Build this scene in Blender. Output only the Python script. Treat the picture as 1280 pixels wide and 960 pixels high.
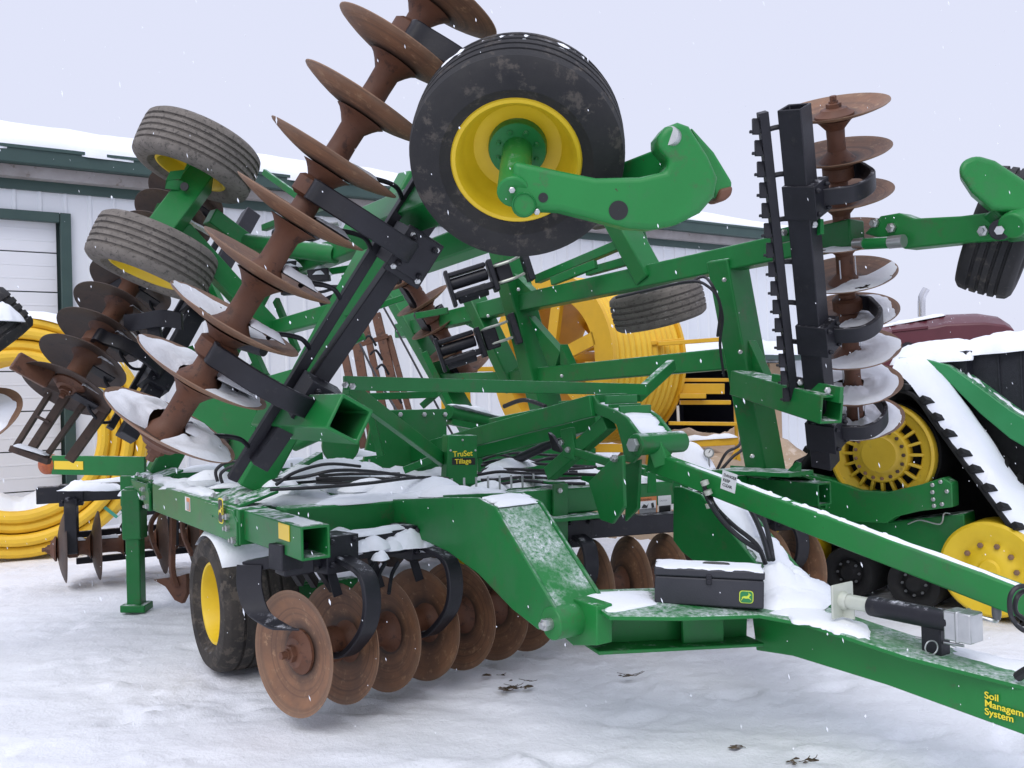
import bpy, bmesh, math, random
import numpy as np
from mathutils import Vector, Matrix, noise as mnoise
random.seed(7); rng = np.random.RandomState(5)
sc = bpy.context.scene
for o in list(bpy.data.objects): bpy.data.objects.remove(o)
COL = sc.collection

# ------------------------------------------------------------------ camera
FPX, ROLL, PITCH, CAMH = 1150.0, .027, .006, 1.7
A3 = lambda *a: np.array(a, float)
C0 = A3(0, 0, CAMH)
_U = A3(0, -math.sin(PITCH), math.cos(PITCH)); YF = A3(0, math.cos(PITCH), math.sin(PITCH))
RT = math.cos(ROLL)*A3(1, 0, 0) - math.sin(ROLL)*_U
UP = math.sin(ROLL)*A3(1, 0, 0) + math.cos(ROLL)*_U
cam = bpy.data.cameras.new('camera'); camo = bpy.data.objects.new('camera', cam); COL.objects.link(camo)
cam.sensor_width = 36; cam.lens = FPX/1280*36; cam.clip_end = 2000; cam.clip_start = .05
mw = Matrix.Identity(4)
for i in range(3):
    mw[i][0] = RT[i]; mw[i][1] = UP[i]; mw[i][2] = -YF[i]; mw[i][3] = C0[i]
camo.matrix_world = mw
sc.camera = camo

# ------------------------------------------------------------------ sky, sun, exposure
w = bpy.data.worlds.new("World"); sc.world = w; w.use_nodes = True
nt = w.node_tree; nt.nodes.clear()
sky = nt.nodes.new('ShaderNodeTexSky'); sky.sky_type = 'NISHITA'; sky.sun_disc = False
SE, SR = math.radians(48), math.radians(200)
sky.sun_elevation = SE; sky.sun_rotation = SR; sky.dust_density = 3; sky.air_density = 1.2
mixn = nt.nodes.new('ShaderNodeMix'); mixn.data_type = 'RGBA'; mixn.inputs[0].default_value = .93
bg = nt.nodes.new('ShaderNodeBackground'); bg.inputs['Strength'].default_value = .1
outw = nt.nodes.new('ShaderNodeOutputWorld')
nt.links.new(sky.outputs[0], mixn.inputs[6]); mixn.inputs[7].default_value = (6.9, 7.15, 8.65, 1)
tcw = nt.nodes.new('ShaderNodeTexCoord'); sxw = nt.nodes.new('ShaderNodeSeparateXYZ'); mrw = nt.nodes.new('ShaderNodeMapRange')
mrw.inputs[1].default_value = .40; mrw.inputs[2].default_value = .95; mrw.inputs[3].default_value = 1; mrw.inputs[4].default_value = 1.55   # an overcast sky is brighter overhead
vmw = nt.nodes.new('ShaderNodeVectorMath'); vmw.operation = 'SCALE'
nt.links.new(tcw.outputs['Generated'], sxw.inputs[0]); nt.links.new(sxw.outputs[2], mrw.inputs[0])
nt.links.new(mixn.outputs[2], vmw.inputs[0]); nt.links.new(mrw.outputs[0], vmw.inputs['Scale'])
nt.links.new(vmw.outputs[0], bg.inputs[0]); nt.links.new(bg.outputs[0], outw.inputs[0])
sl = bpy.data.lights.new('sun', 'SUN'); so = bpy.data.objects.new('sun', sl); COL.objects.link(so)
sl.energy = 1.2; sl.angle = math.radians(40); sl.color = (1, .985, .96)
sd = Vector((math.cos(SE)*math.sin(SR), math.cos(SE)*math.cos(SR), math.sin(SE)))
so.rotation_euler = sd.to_track_quat('Z', 'Y').to_euler(); so.location = (0, 0, 30)
sc.view_settings.view_transform = 'Standard'; sc.view_settings.look = 'None'
sc.view_settings.exposure = 0.2; sc.view_settings.gamma = 1; sc.view_settings.use_curve_mapping = False
sc.render.engine = 'CYCLES'
sc.render.resolution_x = 1024; sc.render.resolution_y = 768

# ------------------------------------------------------------------ placing things: the machine's own frame (u forward, v across, z up)
def ray(px, py): return RT*((px-640)/FPX) + UP*((480-py)/FPX) + YF
def P(px, py, d): return C0 + ray(px, py)*d
HD = math.radians(34)
F = A3(math.sin(HD), -math.cos(HD), 0); L = A3(math.cos(HD), math.sin(HD), 0); Z = A3(0, 0, 1)
O = P(395, 673, 4.45); O[2] = 0
def hit(px, py, n, p0):
    d = ray(px, py); return C0 + d*(np.dot(p0-C0, n)/np.dot(d, n))
def PV(px, py, v): return hit(px, py, L, O+L*v)
def PU(px, py, u): return hit(px, py, F, O+F*u)
def PZ(px, py, z): return hit(px, py, Z, A3(0, 0, z))
TN, TF = math.tan(math.radians(28)), math.tan(math.radians(14))
def WN(px, py, off=0): return hit(px, py, L-Z*TN, O+L*(.05+off)+Z*1.05)
def WF(px, py, off=0): return hit(px, py, L+Z*TF, O+L*(3.75+off)+Z*.95)
def M(u, v, z): return O + F*u + L*v + Z*z
def nrm(a): a = np.asarray(a, float); return a/np.linalg.norm(a)

# ------------------------------------------------------------------ materials
def pm(name, c1, c2=None, scale=6, rough=.5, bump=0., bscale=60, frost=0., metal=0., c3=None, c3t=.6, spec=.5, coat=0., fscale=14, nlo=.72, nhi=.95, fw=.18, wear=0, bump2=0, radial=0):
    m = bpy.data.materials.new(name); m.use_nodes = True; t = m.node_tree; n = t.nodes; k = t.links
    b = n['Principled BSDF']; b.inputs['Roughness'].default_value = rough; b.inputs['Metallic'].default_value = metal
    b.inputs['Specular IOR Level'].default_value = spec
    if coat: b.inputs['Coat Weight'].default_value = coat; b.inputs['Coat Roughness'].default_value = .15
    tc = n.new('ShaderNodeTexCoord'); oi = n.new('ShaderNodeObjectInfo')
    ad = n.new('ShaderNodeVectorMath'); ad.operation = 'ADD'
    ms = n.new('ShaderNodeMath'); ms.operation = 'MULTIPLY'; ms.inputs[1].default_value = 37
    k.new(oi.outputs['Random'], ms.inputs[0]); k.new(tc.outputs['Object'], ad.inputs[0]); k.new(ms.outputs[0], ad.inputs[1])
    def noi(s, det=5, r=.6):
        x = n.new('ShaderNodeTexNoise'); x.inputs['Scale'].default_value = s; x.inputs['Detail'].default_value = det
        x.inputs['Roughness'].default_value = r; k.new(ad.outputs[0], x.inputs['Vector']); return x
    def mix(fac, a, bcol):
        x = n.new('ShaderNodeMix'); x.data_type = 'RGBA'
        k.new(fac, x.inputs[0])
        for s, i in ((a, 6), (bcol, 7)):
            if isinstance(s, tuple): x.inputs[i].default_value = (*s, 1)
            else: k.new(s, x.inputs[i])
        return x.outputs[2]
    def ramp(src, lo, hi):
        x = n.new('ShaderNodeMapRange'); x.inputs[1].default_value = lo; x.inputs[2].default_value = hi
        k.new(src, x.inputs[0]); return x.outputs[0]
    col = c1
    if c2: col = mix(ramp(noi(scale).outputs[0], .35, .65), c1, c2)
    if c3: col = mix(ramp(noi(scale*2.7, 6, .7).outputs[0], c3t, c3t+.09), col, c3)
    if radial:
        sp = n.new('ShaderNodeVectorMath'); sp.operation = 'MULTIPLY'; sp.inputs[1].default_value = (1, 1, 0); k.new(tc.outputs['Object'], sp.inputs[0])
        ln = n.new('ShaderNodeVectorMath'); ln.operation = 'LENGTH'; k.new(sp.outputs[0], ln.inputs[0])
        a1 = n.new('ShaderNodeMath'); a1.operation = 'MULTIPLY_ADD'; a1.inputs[1].default_value = .10; k.new(noi(6).outputs[0], a1.inputs[0]); k.new(ln.outputs['Value'], a1.inputs[2])
        rg_ = n.new('ShaderNodeTexNoise'); rg_.noise_dimensions = '2D'; rg_.inputs['Scale'].default_value = 1; rg_.inputs['Detail'].default_value = 3
        cx = n.new('ShaderNodeCombineXYZ'); m1 = n.new('ShaderNodeMath'); m1.operation = 'MULTIPLY'; m1.inputs[1].default_value = 85; k.new(ln.outputs['Value'], m1.inputs[0]); k.new(m1.outputs[0], cx.inputs[0]); k.new(ms.outputs[0], cx.inputs[1]); k.new(cx.outputs[0], rg_.inputs['Vector'])
        col = mix(ramp(rg_.outputs[0], .48, .85), col, (.10,.055,.037))
        iv = n.new('ShaderNodeMapRange'); iv.inputs[1].default_value = .17; iv.inputs[2].default_value = .22; iv.inputs[3].default_value = .8; iv.inputs[4].default_value = 0; k.new(a1.outputs[0], iv.inputs[0])
        col = mix(iv.outputs[0], col, (.045,.030,.024))
        ed = n.new('ShaderNodeMapRange'); ed.inputs[1].default_value = .325; ed.inputs[2].default_value = .375; ed.inputs[4].default_value = .55; k.new(a1.outputs[0], ed.inputs[0])
        col = mix(ed.outputs[0], col, (.24,.155,.10))
    if wear:
        col = mix(ramp(noi(55, 4, .6).outputs[0], .70, .74), col, (.05,.035,.02))
        col = mix(ramp(noi(1.7, 7, .72).outputs[0], .52, .80), col, (.045,.135,.06))
        m5 = n.new('ShaderNodeMath'); m5.operation = 'MULTIPLY'; m5.inputs[1].default_value = .55; k.new(ramp(noi(4.5, 9, .78).outputs[0], .56, .66), m5.inputs[0])
        col = mix(m5.outputs[0], col, (.07,.085,.045))
        wr = n.new('ShaderNodeMapRange'); wr.inputs[1].default_value = .35; wr.inputs[2].default_value = .7; wr.inputs[3].default_value = rough-.06; wr.inputs[4].default_value = rough+.22
        k.new(noi(9, 6, .7).outputs[0], wr.inputs[0]); k.new(wr.outputs[0], b.inputs['Roughness'])
    if frost:
        g = n.new('ShaderNodeNewGeometry'); sx = n.new('ShaderNodeSeparateXYZ'); k.new(g.outputs['Normal'], sx.inputs[0])
        f1 = ramp(sx.outputs[2], nlo, nhi); f2 = ramp(noi(fscale, 8, .75).outputs[0], .62-.3*frost, .62+fw-.3*frost)
        mu = n.new('ShaderNodeMath'); mu.operation = 'MULTIPLY'; k.new(f1, mu.inputs[0]); k.new(f2, mu.inputs[1])
        if fw > .3:
            mv = n.new('ShaderNodeMath'); mv.operation = 'MULTIPLY'; k.new(ramp(noi(5, 4, .6).outputs[0], .36, .56), mv.inputs[0]); k.new(mu.outputs[0], mv.inputs[1]); mu = mv
        col = mix(mu.outputs[0], col, (.78, .79, .85))
        rr = n.new('ShaderNodeMapRange'); rr.inputs[3].default_value = rough+.05*wear; rr.inputs[4].default_value = .8
        k.new(mu.outputs[0], rr.inputs[0]); k.new(rr.outputs[0], b.inputs['Roughness'])
    if isinstance(col, tuple): b.inputs['Base Color'].default_value = (*col, 1)
    else: k.new(col, b.inputs['Base Color'])
    if bump:
        bp = n.new('ShaderNodeBump'); bp.inputs['Strength'].default_value = bump; bp.inputs['Distance'].default_value = .01
        k.new(noi(bscale, 6, .65).outputs[0], bp.inputs['Height']); k.new(bp.outputs[0], b.inputs['Normal'])
        if bump2:
            b2 = n.new('ShaderNodeBump'); b2.inputs['Strength'].default_value = bump2; b2.inputs['Distance'].default_value = .035
            k.new(noi(7, 8, .62).outputs[0], b2.inputs['Height']); k.new(b2.outputs[0], bp.inputs['Normal'])
    return m
MT = dict(
 green=pm('green_paint', (.007,.142,.030), (.009,.166,.036), 3, .33, .03, 40, .62, c3=(.018,.10,.035), c3t=.64, spec=.36, wear=1),
 greenclean=pm('green_casting', (.010,.175,.034), (.012,.200,.040), 3, .36, .04, 60, .25, spec=.4, wear=1),
 fender=pm('green_fender', (.015,.19,.055), (.02,.22,.07), 3, .4, .05, 60, .55, fscale=30),
 yellow=pm('yellow_rim', (.70,.47,.012), (.78,.54,.02), 4, .45, .05, 50, .0, c3=(.35,.22,.03), c3t=.68),
 black=pm('black_paint', (.008,.008,.012), (.014,.014,.02), 5, .48, .1, 60, .35, spec=.4, c3=(.026,.024,.026), c3t=.6),
 rust=pm('rusty_disc', (.255,.128,.068), (.170,.090,.054), 7, .6, .12, 90, .0, metal=.1, c3=(.33,.195,.11), c3t=.56, radial=1),
 rustdark=pm('rusty_shaft', (.105,.042,.022), (.145,.060,.032), 6, .62, .15, 60, .0, c3=(.06,.025,.015), c3t=.55),
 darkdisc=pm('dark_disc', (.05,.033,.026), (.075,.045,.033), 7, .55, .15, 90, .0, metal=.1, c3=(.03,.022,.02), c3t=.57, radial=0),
 rubber=pm('tyre_rubber', (.020,.020,.022), (.032,.031,.031), 4, .75, .25, 45, .15, c3=(.075,.066,.058), c3t=.55, spec=.3),
 rubberdry=pm('worn_tyre_rubber', (.15,.135,.12), (.195,.175,.155), 14, .9, .3, 70, .2, c3=(.085,.078,.072), c3t=.54, spec=.2),
 rubbermud=pm('muddy_tyre_rubber', (.028,.026,.025), (.055,.048,.042), 5, .8, .5, 22, .35, c3=(.085,.072,.06), c3t=.52, spec=.25),
 hose=pm('hose_rubber', (.010,.010,.013), None, 5, .45, .05, 80, .25),
 steel=pm('zinc_steel', (.55,.56,.55), (.45,.46,.46), 8, .35, .05, 60, .2, metal=.85),
 galv=pm('plated_steel', (.50,.53,.46), (.56,.58,.50), 8, .42, .05, 60, .2, metal=.3),
 grey=pm('grey_handle', (.10,.105,.11), None, 5, .4),
 frosted=pm('frosted_green_paint', (.009,.158,.030), (.011,.180,.036), 3, .4, .04, 60, .80, fscale=48, nlo=.3, nhi=.5, fw=.34, spec=.35),
 snow=pm('snow', (.80,.835,.885), (.845,.865,.90), 3, .75, .35, 45, spec=.25),
 ground=pm('snow_ground', (.78,.795,.84), (.83,.845,.885), 1.3, .75, .5, 45, c3=(.70,.71,.745), c3t=.62, spec=.25, bump2=.55),
 hosey=pm('yellow_hose', (.80,.50,.03), (.72,.44,.028), 5, .55, .1, 30, .0, c3=(.55,.36,.06), c3t=.65),
 framey=pm('yellow_frame', (.74,.42,.02), (.66,.37,.02), 4, .5, .06, 40, .45, c3=(.40,.22,.04), c3t=.68),
 wall=pm('white_steel_siding', (.70,.725,.76), (.67,.695,.73), .6, .5, .02, 40),
 door=pm('white_door_panel', (.76,.775,.81), (.72,.735,.77), .8, .5, .02, 40),
 trim=pm('dark_green_trim', (.028,.06,.055), (.035,.07,.062), 3, .5, .05, 40),
 soffit=pm('weathered_fascia', (.36,.34,.34), (.27,.25,.24), 3, .7, .1, 30, c3=(.18,.15,.13), c3t=.6),
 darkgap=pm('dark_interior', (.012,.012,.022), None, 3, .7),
 tan=pm('tan_timber', (.42,.29,.18), (.36,.25,.16), 4, .75, .15, 40),
 dirt=pm('tan_dirt', (.44,.34,.25), (.36,.27,.19), 2.2, .95, .5, 14, c3=(.52,.43,.35), c3t=.56, spec=.1),
 dirtdark=pm('dark_soil', (.035,.028,.022), (.06,.05,.04), 20, .95, .5, 40, spec=.1),
 clods=pm('frozen_clods', (.055,.042,.032), (.12,.09,.06), 30, .95, .5, 60, .25, spec=.1),
 maroon=pm('maroon_hood', (.105,.020,.030), (.085,.016,.024), 3, .38, .03, 40, .12, c3=(.2,.05,.06), c3t=.64),
 plastic=pm('black_plastic', (.022,.023,.030), (.028,.029,.036), 8, .5, .12, 120),
 amber=pm('amber_lens', (.40,.10,.02), (.28,.06,.02), 40, .35),
 refl=pm('yellow_reflector', (.80,.55,.03), None, 5, .35),
 decy=pm('decal_yellow', (.85,.68,.03), None, 5, .4),
 decyg=pm('decal_lime', (.55,.66,.05), None, 5, .4),
 deck=pm('decal_black', (.008,.009,.009), None, 5, .4),
 decw=pm('decal_white', (.75,.76,.76), None, 5, .4),
 deco=pm('decal_orange', (.62,.20,.05), None, 5, .4),
 decg=pm('decal_grey', (.33,.34,.35), None, 5, .4),
 glass=pm('gauge_glass', (.75,.75,.72), None, 5, .2),
 belt=pm('track_rubber', (.010,.010,.011), (.018,.018,.018), 6, .75, .2, 40, .1, spec=.3),
 grille=pm('black_grille', (.012,.013,.019), (.018,.019,.026), 30, .5, .3, 160, spec=.4),
 ochre=pm('ochre_wheel', (.55,.36,.02), (.62,.42,.03), 4, .45, .05, 50, c3=(.4,.26,.04), c3t=.62),
 chrome=pm('chrome_pipe', (.6,.6,.62), None, 5, .2, metal=1),
)
for nm in ('snow', 'ground'):
    b = MT[nm].node_tree.nodes['Principled BSDF']
    b.inputs['Subsurface Weight'].default_value = .0

# ------------------------------------------------------------------ geometry
class G:
    def __init__(s): s.v = []; s.f = []
    def add(s, vs, fs):
        n = len(s.v); s.v += [tuple(float(c) for c in x) for x in vs]; s.f += [[i+n for i in f] for f in fs]; return s
    def beam(s, p, q, w, h, up=Z, wall=0., depth=.35):
        p, q = np.asarray(p, float), np.asarray(q, float); t = nrm(q-p); up = A3(0,1,0) if abs(np.dot(t, nrm(up))) > .985 else up; sd = nrm(np.cross(t, up)); u = np.cross(sd, t)
        ring = lambda c, a, b: [c-sd*a-u*b, c+sd*a-u*b, c+sd*a+u*b, c-sd*a+u*b]
        vs = ring(p, w/2, h/2) + ring(q, w/2, h/2)
        fs = [[0,1,5,4],[1,2,6,5],[2,3,7,6],[3,0,4,7],[3,2,1,0]]
        if wall:
            vs += ring(q, w/2-wall, h/2-wall) + ring(q-t*depth, w/2-wall, h/2-wall)
            for i in range(4):
                j = (i+1) % 4; fs += [[4+i,4+j,8+j,8+i],[8+i,8+j,12+j,12+i]]
            fs += [[12,13,14,15]]
        else: fs += [[4,5,6,7]]
        return s.add(vs, fs)
    def box(s, c, ax, ay, az):
        c = np.asarray(c, float); vs = [c+ax*i+ay*j+az*k for k in (-1,1) for j in (-1,1) for i in (-1,1)]
        return s.add(vs, [[0,2,3,1],[4,5,7,6],[0,1,5,4],[2,6,7,3],[0,4,6,2],[1,3,7,5]])
    def prism(s, pts, vec):
        n = len(pts); a = [np.asarray(p, float) for p in pts]; b = [p+vec for p in a]
        return s.add(a+b, [list(range(n))[::-1], [n+i for i in range(n)]] + [[i,(i+1)%n,n+(i+1)%n,n+i] for i in range(n)])
    def lathe(s, prof, o, ax, n=40, closed=False):
        o = np.asarray(o, float); ax = nrm(ax); a = np.cross(ax, A3(0,0,1) if abs(ax[2]) < .9 else A3(1,0,0)); a = nrm(a); b = np.cross(ax, a)
        vs = []
        for r, h in prof:
            for i in range(n):
                q = 2*math.pi*i/n; vs.append(o+ax*h+(a*math.cos(q)+b*math.sin(q))*max(r, 1e-4))
        m = len(prof); fs = []
        for j in range(m if closed else m-1):
            for i in range(n):
                k = (j+1) % m; fs.append([j*n+i, j*n+(i+1)%n, k*n+(i+1)%n, k*n+i])
        if not closed:
            if prof[0][0] > 1e-3: fs.append(list(range(n))[::-1])
            if prof[-1][0] > 1e-3: fs.append([(m-1)*n+i for i in range(n)])
        return s.add(vs, fs)
    def cyl(s, p, q, r, r2=None, n=20):
        p, q = np.asarray(p, float), np.asarray(q, float); l = np.linalg.norm(q-p)
        return s.lathe([(r,0),(r if r2 is None else r2, l)], p, q-p, n)
    def tube(s, pts, r, n=8, sm=6):
        pts = [np.asarray(p, float) for p in pts]
        if sm and len(pts) > 2: pts = spline(pts, sm)
        t0 = nrm(pts[1]-pts[0]); a = nrm(np.cross(t0, A3(.3,.5,.8))); vs = []; m = len(pts)
        for i, p in enumerate(pts):
            t = nrm(pts[min(i+1,m-1)]-pts[max(i-1,0)]); a = nrm(a-t*np.dot(a,t)); b = np.cross(t, a)
            vs += [p+(a*math.cos(2*math.pi*k/n)+b*math.sin(2*math.pi*k/n))*r for k in range(n)]
        fs = [[i*n+k, i*n+(k+1)%n, (i+1)*n+(k+1)%n, (i+1)*n+k] for i in range(m-1) for k in range(n)]
        return s.add(vs, fs+[list(range(n))[::-1], [(m-1)*n+k for k in range(n)]])
    def strip(s, pts, wd, w, th, sm=6):
        pts = [np.asarray(p, float) for p in pts]
        if sm and len(pts) > 2: pts = spline(pts, sm)
        wd = nrm(wd); m = len(pts); vs = []
        for i, p in enumerate(pts):
            t = nrm(pts[min(i+1,m-1)]-pts[max(i-1,0)]); nn = nrm(np.cross(t, wd))
            vs += [p-wd*w/2-nn*th/2, p+wd*w/2-nn*th/2, p+wd*w/2+nn*th/2, p-wd*w/2+nn*th/2]
        fs = [[i*4+k, i*4+(k+1)%4, (i+1)*4+(k+1)%4, (i+1)*4+k] for i in range(m-1) for k in range(4)]
        return s.add(vs, fs+[[3,2,1,0],[(m-1)*4+k for k in range(4)]])
    def ball(s, c, r, n=14, sq=1.):
        return s.lathe([(r*math.sin(math.pi*i/n), -r*sq*math.cos(math.pi*i/n)) for i in range(n+1)], c, Z, n+4)
    def bolts(s, pts, axis, r=.016, h=.014):
        for p in pts: s.lathe([(r,0),(r,h),(r*.6,h*1.25),(r*.6,h*1.8)], p, axis, 6)
        return s
    def build(s, name, mat, parent=None, bev=0., ang=35, seg=2):
        me = bpy.data.meshes.new(name); off = A3(*ROOT(parent)) if parent else A3(0,0,0)
        me.from_pydata([tuple(np.array(v)-off) for v in s.v], [], s.f)
        bm = bmesh.new(); bm.from_mesh(me); bmesh.ops.recalc_face_normals(bm, faces=bm.faces); bm.to_mesh(me); bm.free()
        me.polygons.foreach_set('use_smooth', [True]*len(me.polygons)); me.set_sharp_from_angle(angle=math.radians(ang))
        o = bpy.data.objects.new(name, me); COL.objects.link(o); me.materials.append(MT[mat] if isinstance(mat, str) else mat)
        if parent: o.parent = parent
        if bev:
            md = o.modifiers.new('bevel', 'BEVEL'); md.width = bev; md.segments = seg; md.limit_method = 'ANGLE'; md.angle_limit = math.radians(40)
            md.harden_normals = False
        return o
def spline(pts, sm):
    out = []; n = len(pts)
    for i in range(n-1):
        p0, p1, p2, p3 = pts[max(i-1,0)], pts[i], pts[i+1], pts[min(i+2,n-1)]
        for k in range(sm):
            t = k/sm; out.append(.5*((2*p1)+(p2-p0)*t+(2*p0-5*p1+4*p2-p3)*t*t+(3*p1-p0-3*p2+p3)*t**3))
    return out+[pts[-1]]
_root = {}
def ROOT(o):
    while o.parent: o = o.parent
    return tuple(o.location)
def thing(name, label, cat, loc, group=None):
    o = bpy.data.objects.new(name, None); COL.objects.link(o); o.location = tuple(float(c) for c in loc)
    o.empty_display_size = .2
    return tag(o, label, cat, group)
def tag(o, label=None, cat=None, group=None, kind=None):
    for k, v in (('label', label), ('category', cat), ('group', group), ('kind', kind)):
        if v: o[k] = v
    return o
def axmat(o, ax, x=None):
    ax = nrm(ax); x = A3(0,0,1) if x is None else x
    if abs(np.dot(nrm(x), ax)) > .95: x = A3(1,0,0)
    a = nrm(np.cross(x, ax)); b = np.cross(ax, a); m = Matrix.Identity(4)
    for i in range(3): m[i][0], m[i][1], m[i][2], m[i][3] = a[i], b[i], ax[i], o[i]
    return m
def place(me, name, parent, mat4):
    o = bpy.data.objects.new(name, me); COL.objects.link(o); o.parent = parent
    r = Vector(ROOT(parent)); mm = mat4.copy(); mm.translation = mm.translation - r; o.matrix_basis = mm
    return o
def text(body, name, mat, parent, org, right, up, size, ext=.001, sx=1., lead=.85, bold=.0):
    cu = bpy.data.curves.new(name, 'FONT'); cu.body = body; cu.size = size; cu.extrude = ext; cu.space_line = lead; cu.offset = bold
    tmp = bpy.data.objects.new(name, cu); COL.objects.link(tmp); bpy.context.view_layer.update()
    me = bpy.data.meshes.new_from_object(tmp.evaluated_get(bpy.context.evaluated_depsgraph_get())); bpy.data.objects.remove(tmp)
    r, u = nrm(right), nrm(up); u = nrm(u-r*np.dot(r,u)); n = np.cross(r, u); off = A3(*ROOT(parent))
    for v in me.vertices:
        c = v.co.copy(); v.co = Vector(tuple(np.asarray(org)-off+r*c.x*sx+u*c.y+n*c.z))
    me.materials.clear(); me.materials.append(MT[mat]); o = bpy.data.objects.new(name, me); COL.objects.link(o); o.parent = parent
    return o
def boltset(parent, mat, pts, axis, r=.016, h=.014, name='bolt'):
    for p in pts: G().bolts([np.asarray(p, float)], axis, r, h).build(name, mat, parent)
DEER = [(-.42,-.05),(-.34,.06),(-.18,.12),(.02,.11),(.16,.20),(.22,.34),(.16,.46),(.24,.42),(.28,.33),(.40,.28),(.44,.22),(.32,.20),(.28,.08),(.24,-.02),(.38,-.12),(.46,-.26),(.38,-.22),(.30,-.12),(.12,-.08),(.04,-.10),(-.12,-.10),(-.24,-.04),(-.36,-.16),(-.46,-.34),(-.46,-.22),(-.38,-.10)]
def emblem(parent, c, right, up, nn, wd, ht, deer='decyg', field='fender', rimm='decyg'):
    right, up, nn = nrm(right), nrm(up), nrm(nn)
    def rr(sw, sh, k=.25, n=5):
        o = []; r = min(sw, sh)*k*2
        for cx, cy, a0 in ((sw-r,sh-r,0),(-sw+r,sh-r,90),(-sw+r,-sh+r,180),(sw-r,-sh+r,270)):
            for i in range(n+1):
                q = math.radians(a0+90*i/n); o.append((cx+r*math.cos(q), cy+r*math.sin(q)))
        return [c+right*x+up*y for x, y in o]
    e = G().prism(rr(wd/2, ht/2), nn*.003).build('emblem', rimm, parent)
    G().prism([p+nn*.003 for p in rr(wd/2*.88, ht/2*.9)], nn*.0015).build('emblem_field', field, e)
    s = min(wd, ht)*.86
    G().prism([c+nn*.0045+right*x*s+up*(y-.03)*s for x, y in DEER], nn*.0015).build('emblem_deer', deer, e)
    return e

# snow lumps: domed sheets with a ragged rim; everything that is just fallen snow ends in one object
SNOW = G()
def nz(x, y, z=0.): return mnoise.fractal(Vector((x, y, z)), 1., 2., 4)
def heap(p00, p10, p11, p01, h, n=(18, 8), sd=0., rag=.25, base=.25):
    """domed snow over a four cornered patch; corners run round, h = depth of the snow"""
    a, b, c, d = [np.asarray(p, float) for p in (p00, p10, p11, p01)]; up = Z
    nx, ny = n; vs = []; sd = sd or random.random()*50
    for j in range(ny+1):
        for i in range(nx+1):
            s, t = i/nx, j/ny
            s2 = s+rag*.3*nz(t*3+sd, s*2, 1)*(1 if 0 < i < nx else .8)/max(nx/10, 1); t2 = t+rag*.5*nz(s*6+sd, t*2, 7)*(.5+abs(t-.5))
            p = (a*(1-s2)+b*s2)*(1-t2)+(d*(1-s2)+c*s2)*t2
            e = max(0., 1-abs(2*s-1)**3.5)**.5*max(0., 1-abs(2*t-1)**2.6)**.55
            hh = h*e*(base+(1-base)*(.55+.9*nz(p[0]*5+sd, p[1]*5, p[2]*5)))
            vs.append(p+up*max(hh, -.002))
    fs = [[j*(nx+1)+i, j*(nx+1)+i+1, (j+1)*(nx+1)+i+1, (j+1)*(nx+1)+i] for j in range(ny) for i in range(nx)]
    # a skirt closes the lump underneath
    k = len(vs); ring = [i for i in range(nx+1)]+[j*(nx+1)+nx for j in range(1, ny+1)]+[ny*(nx+1)+i for i in range(nx-1, -1, -1)]+[j*(nx+1) for j in range(ny-1, 0, -1)]
    vs += [np.asarray(vs[i])-up*.004 for i in ring]; m = len(ring)
    fs += [[ring[i], k+i, k+(i+1)%m, ring[(i+1)%m]] for i in range(m)]
    SNOW.add(vs, fs)
def ridge(p, q, w, h, lat=None, n=None, rag=.3):
    p, q = np.asarray(p, float), np.asarray(q, float); t = q-p; l = nrm(np.cross(t, Z)) if lat is None else nrm(lat)
    k = n or max(6, int(np.linalg.norm(t)/.05)); heap(p-l*w/2, q-l*w/2, q+l*w/2, p+l*w/2, h, (min(k, 60), 7), rag=rag)
def lump(c, rx, ry, h, ax=None, n=0):
    """a rounded pile of snow with soft knobs"""
    c = np.asarray(c, float); a = A3(1,0,0) if ax is None else nrm(ax); b = np.cross(Z, a); vs = []; sd = random.random()*40
    n = n or (30 if rx > .1 else 14); m = 12 if rx > .1 else 6
    for j in range(m+1):
        for i in range(n):
            q = 2*math.pi*i/n; r = (1-j/m); rr = r*(1+.24*nz(math.cos(q)*1.1+sd, math.sin(q)*1.1)*r+.05*nz(math.cos(q)*3+sd, math.sin(q)*3, 4)*r)
            hh = -.012+(h+.012)*(1-r*r)**.8*(1+.30*nz(rr*.9*math.cos(q)+sd, rr*.9*math.sin(q), 3)+.04*nz(rr*4*math.cos(q)+sd, rr*4*math.sin(q), 8))
            vs.append(c+a*rx*rr*math.cos(q)+b*ry*rr*math.sin(q)+Z*hh)
    SNOW.add(vs, [[j*n+i, j*n+(i+1)%n, (j+1)*n+(i+1)%n, (j+1)*n+i] for j in range(m) for i in range(n)]+[list(range(n))[::-1]])

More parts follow.
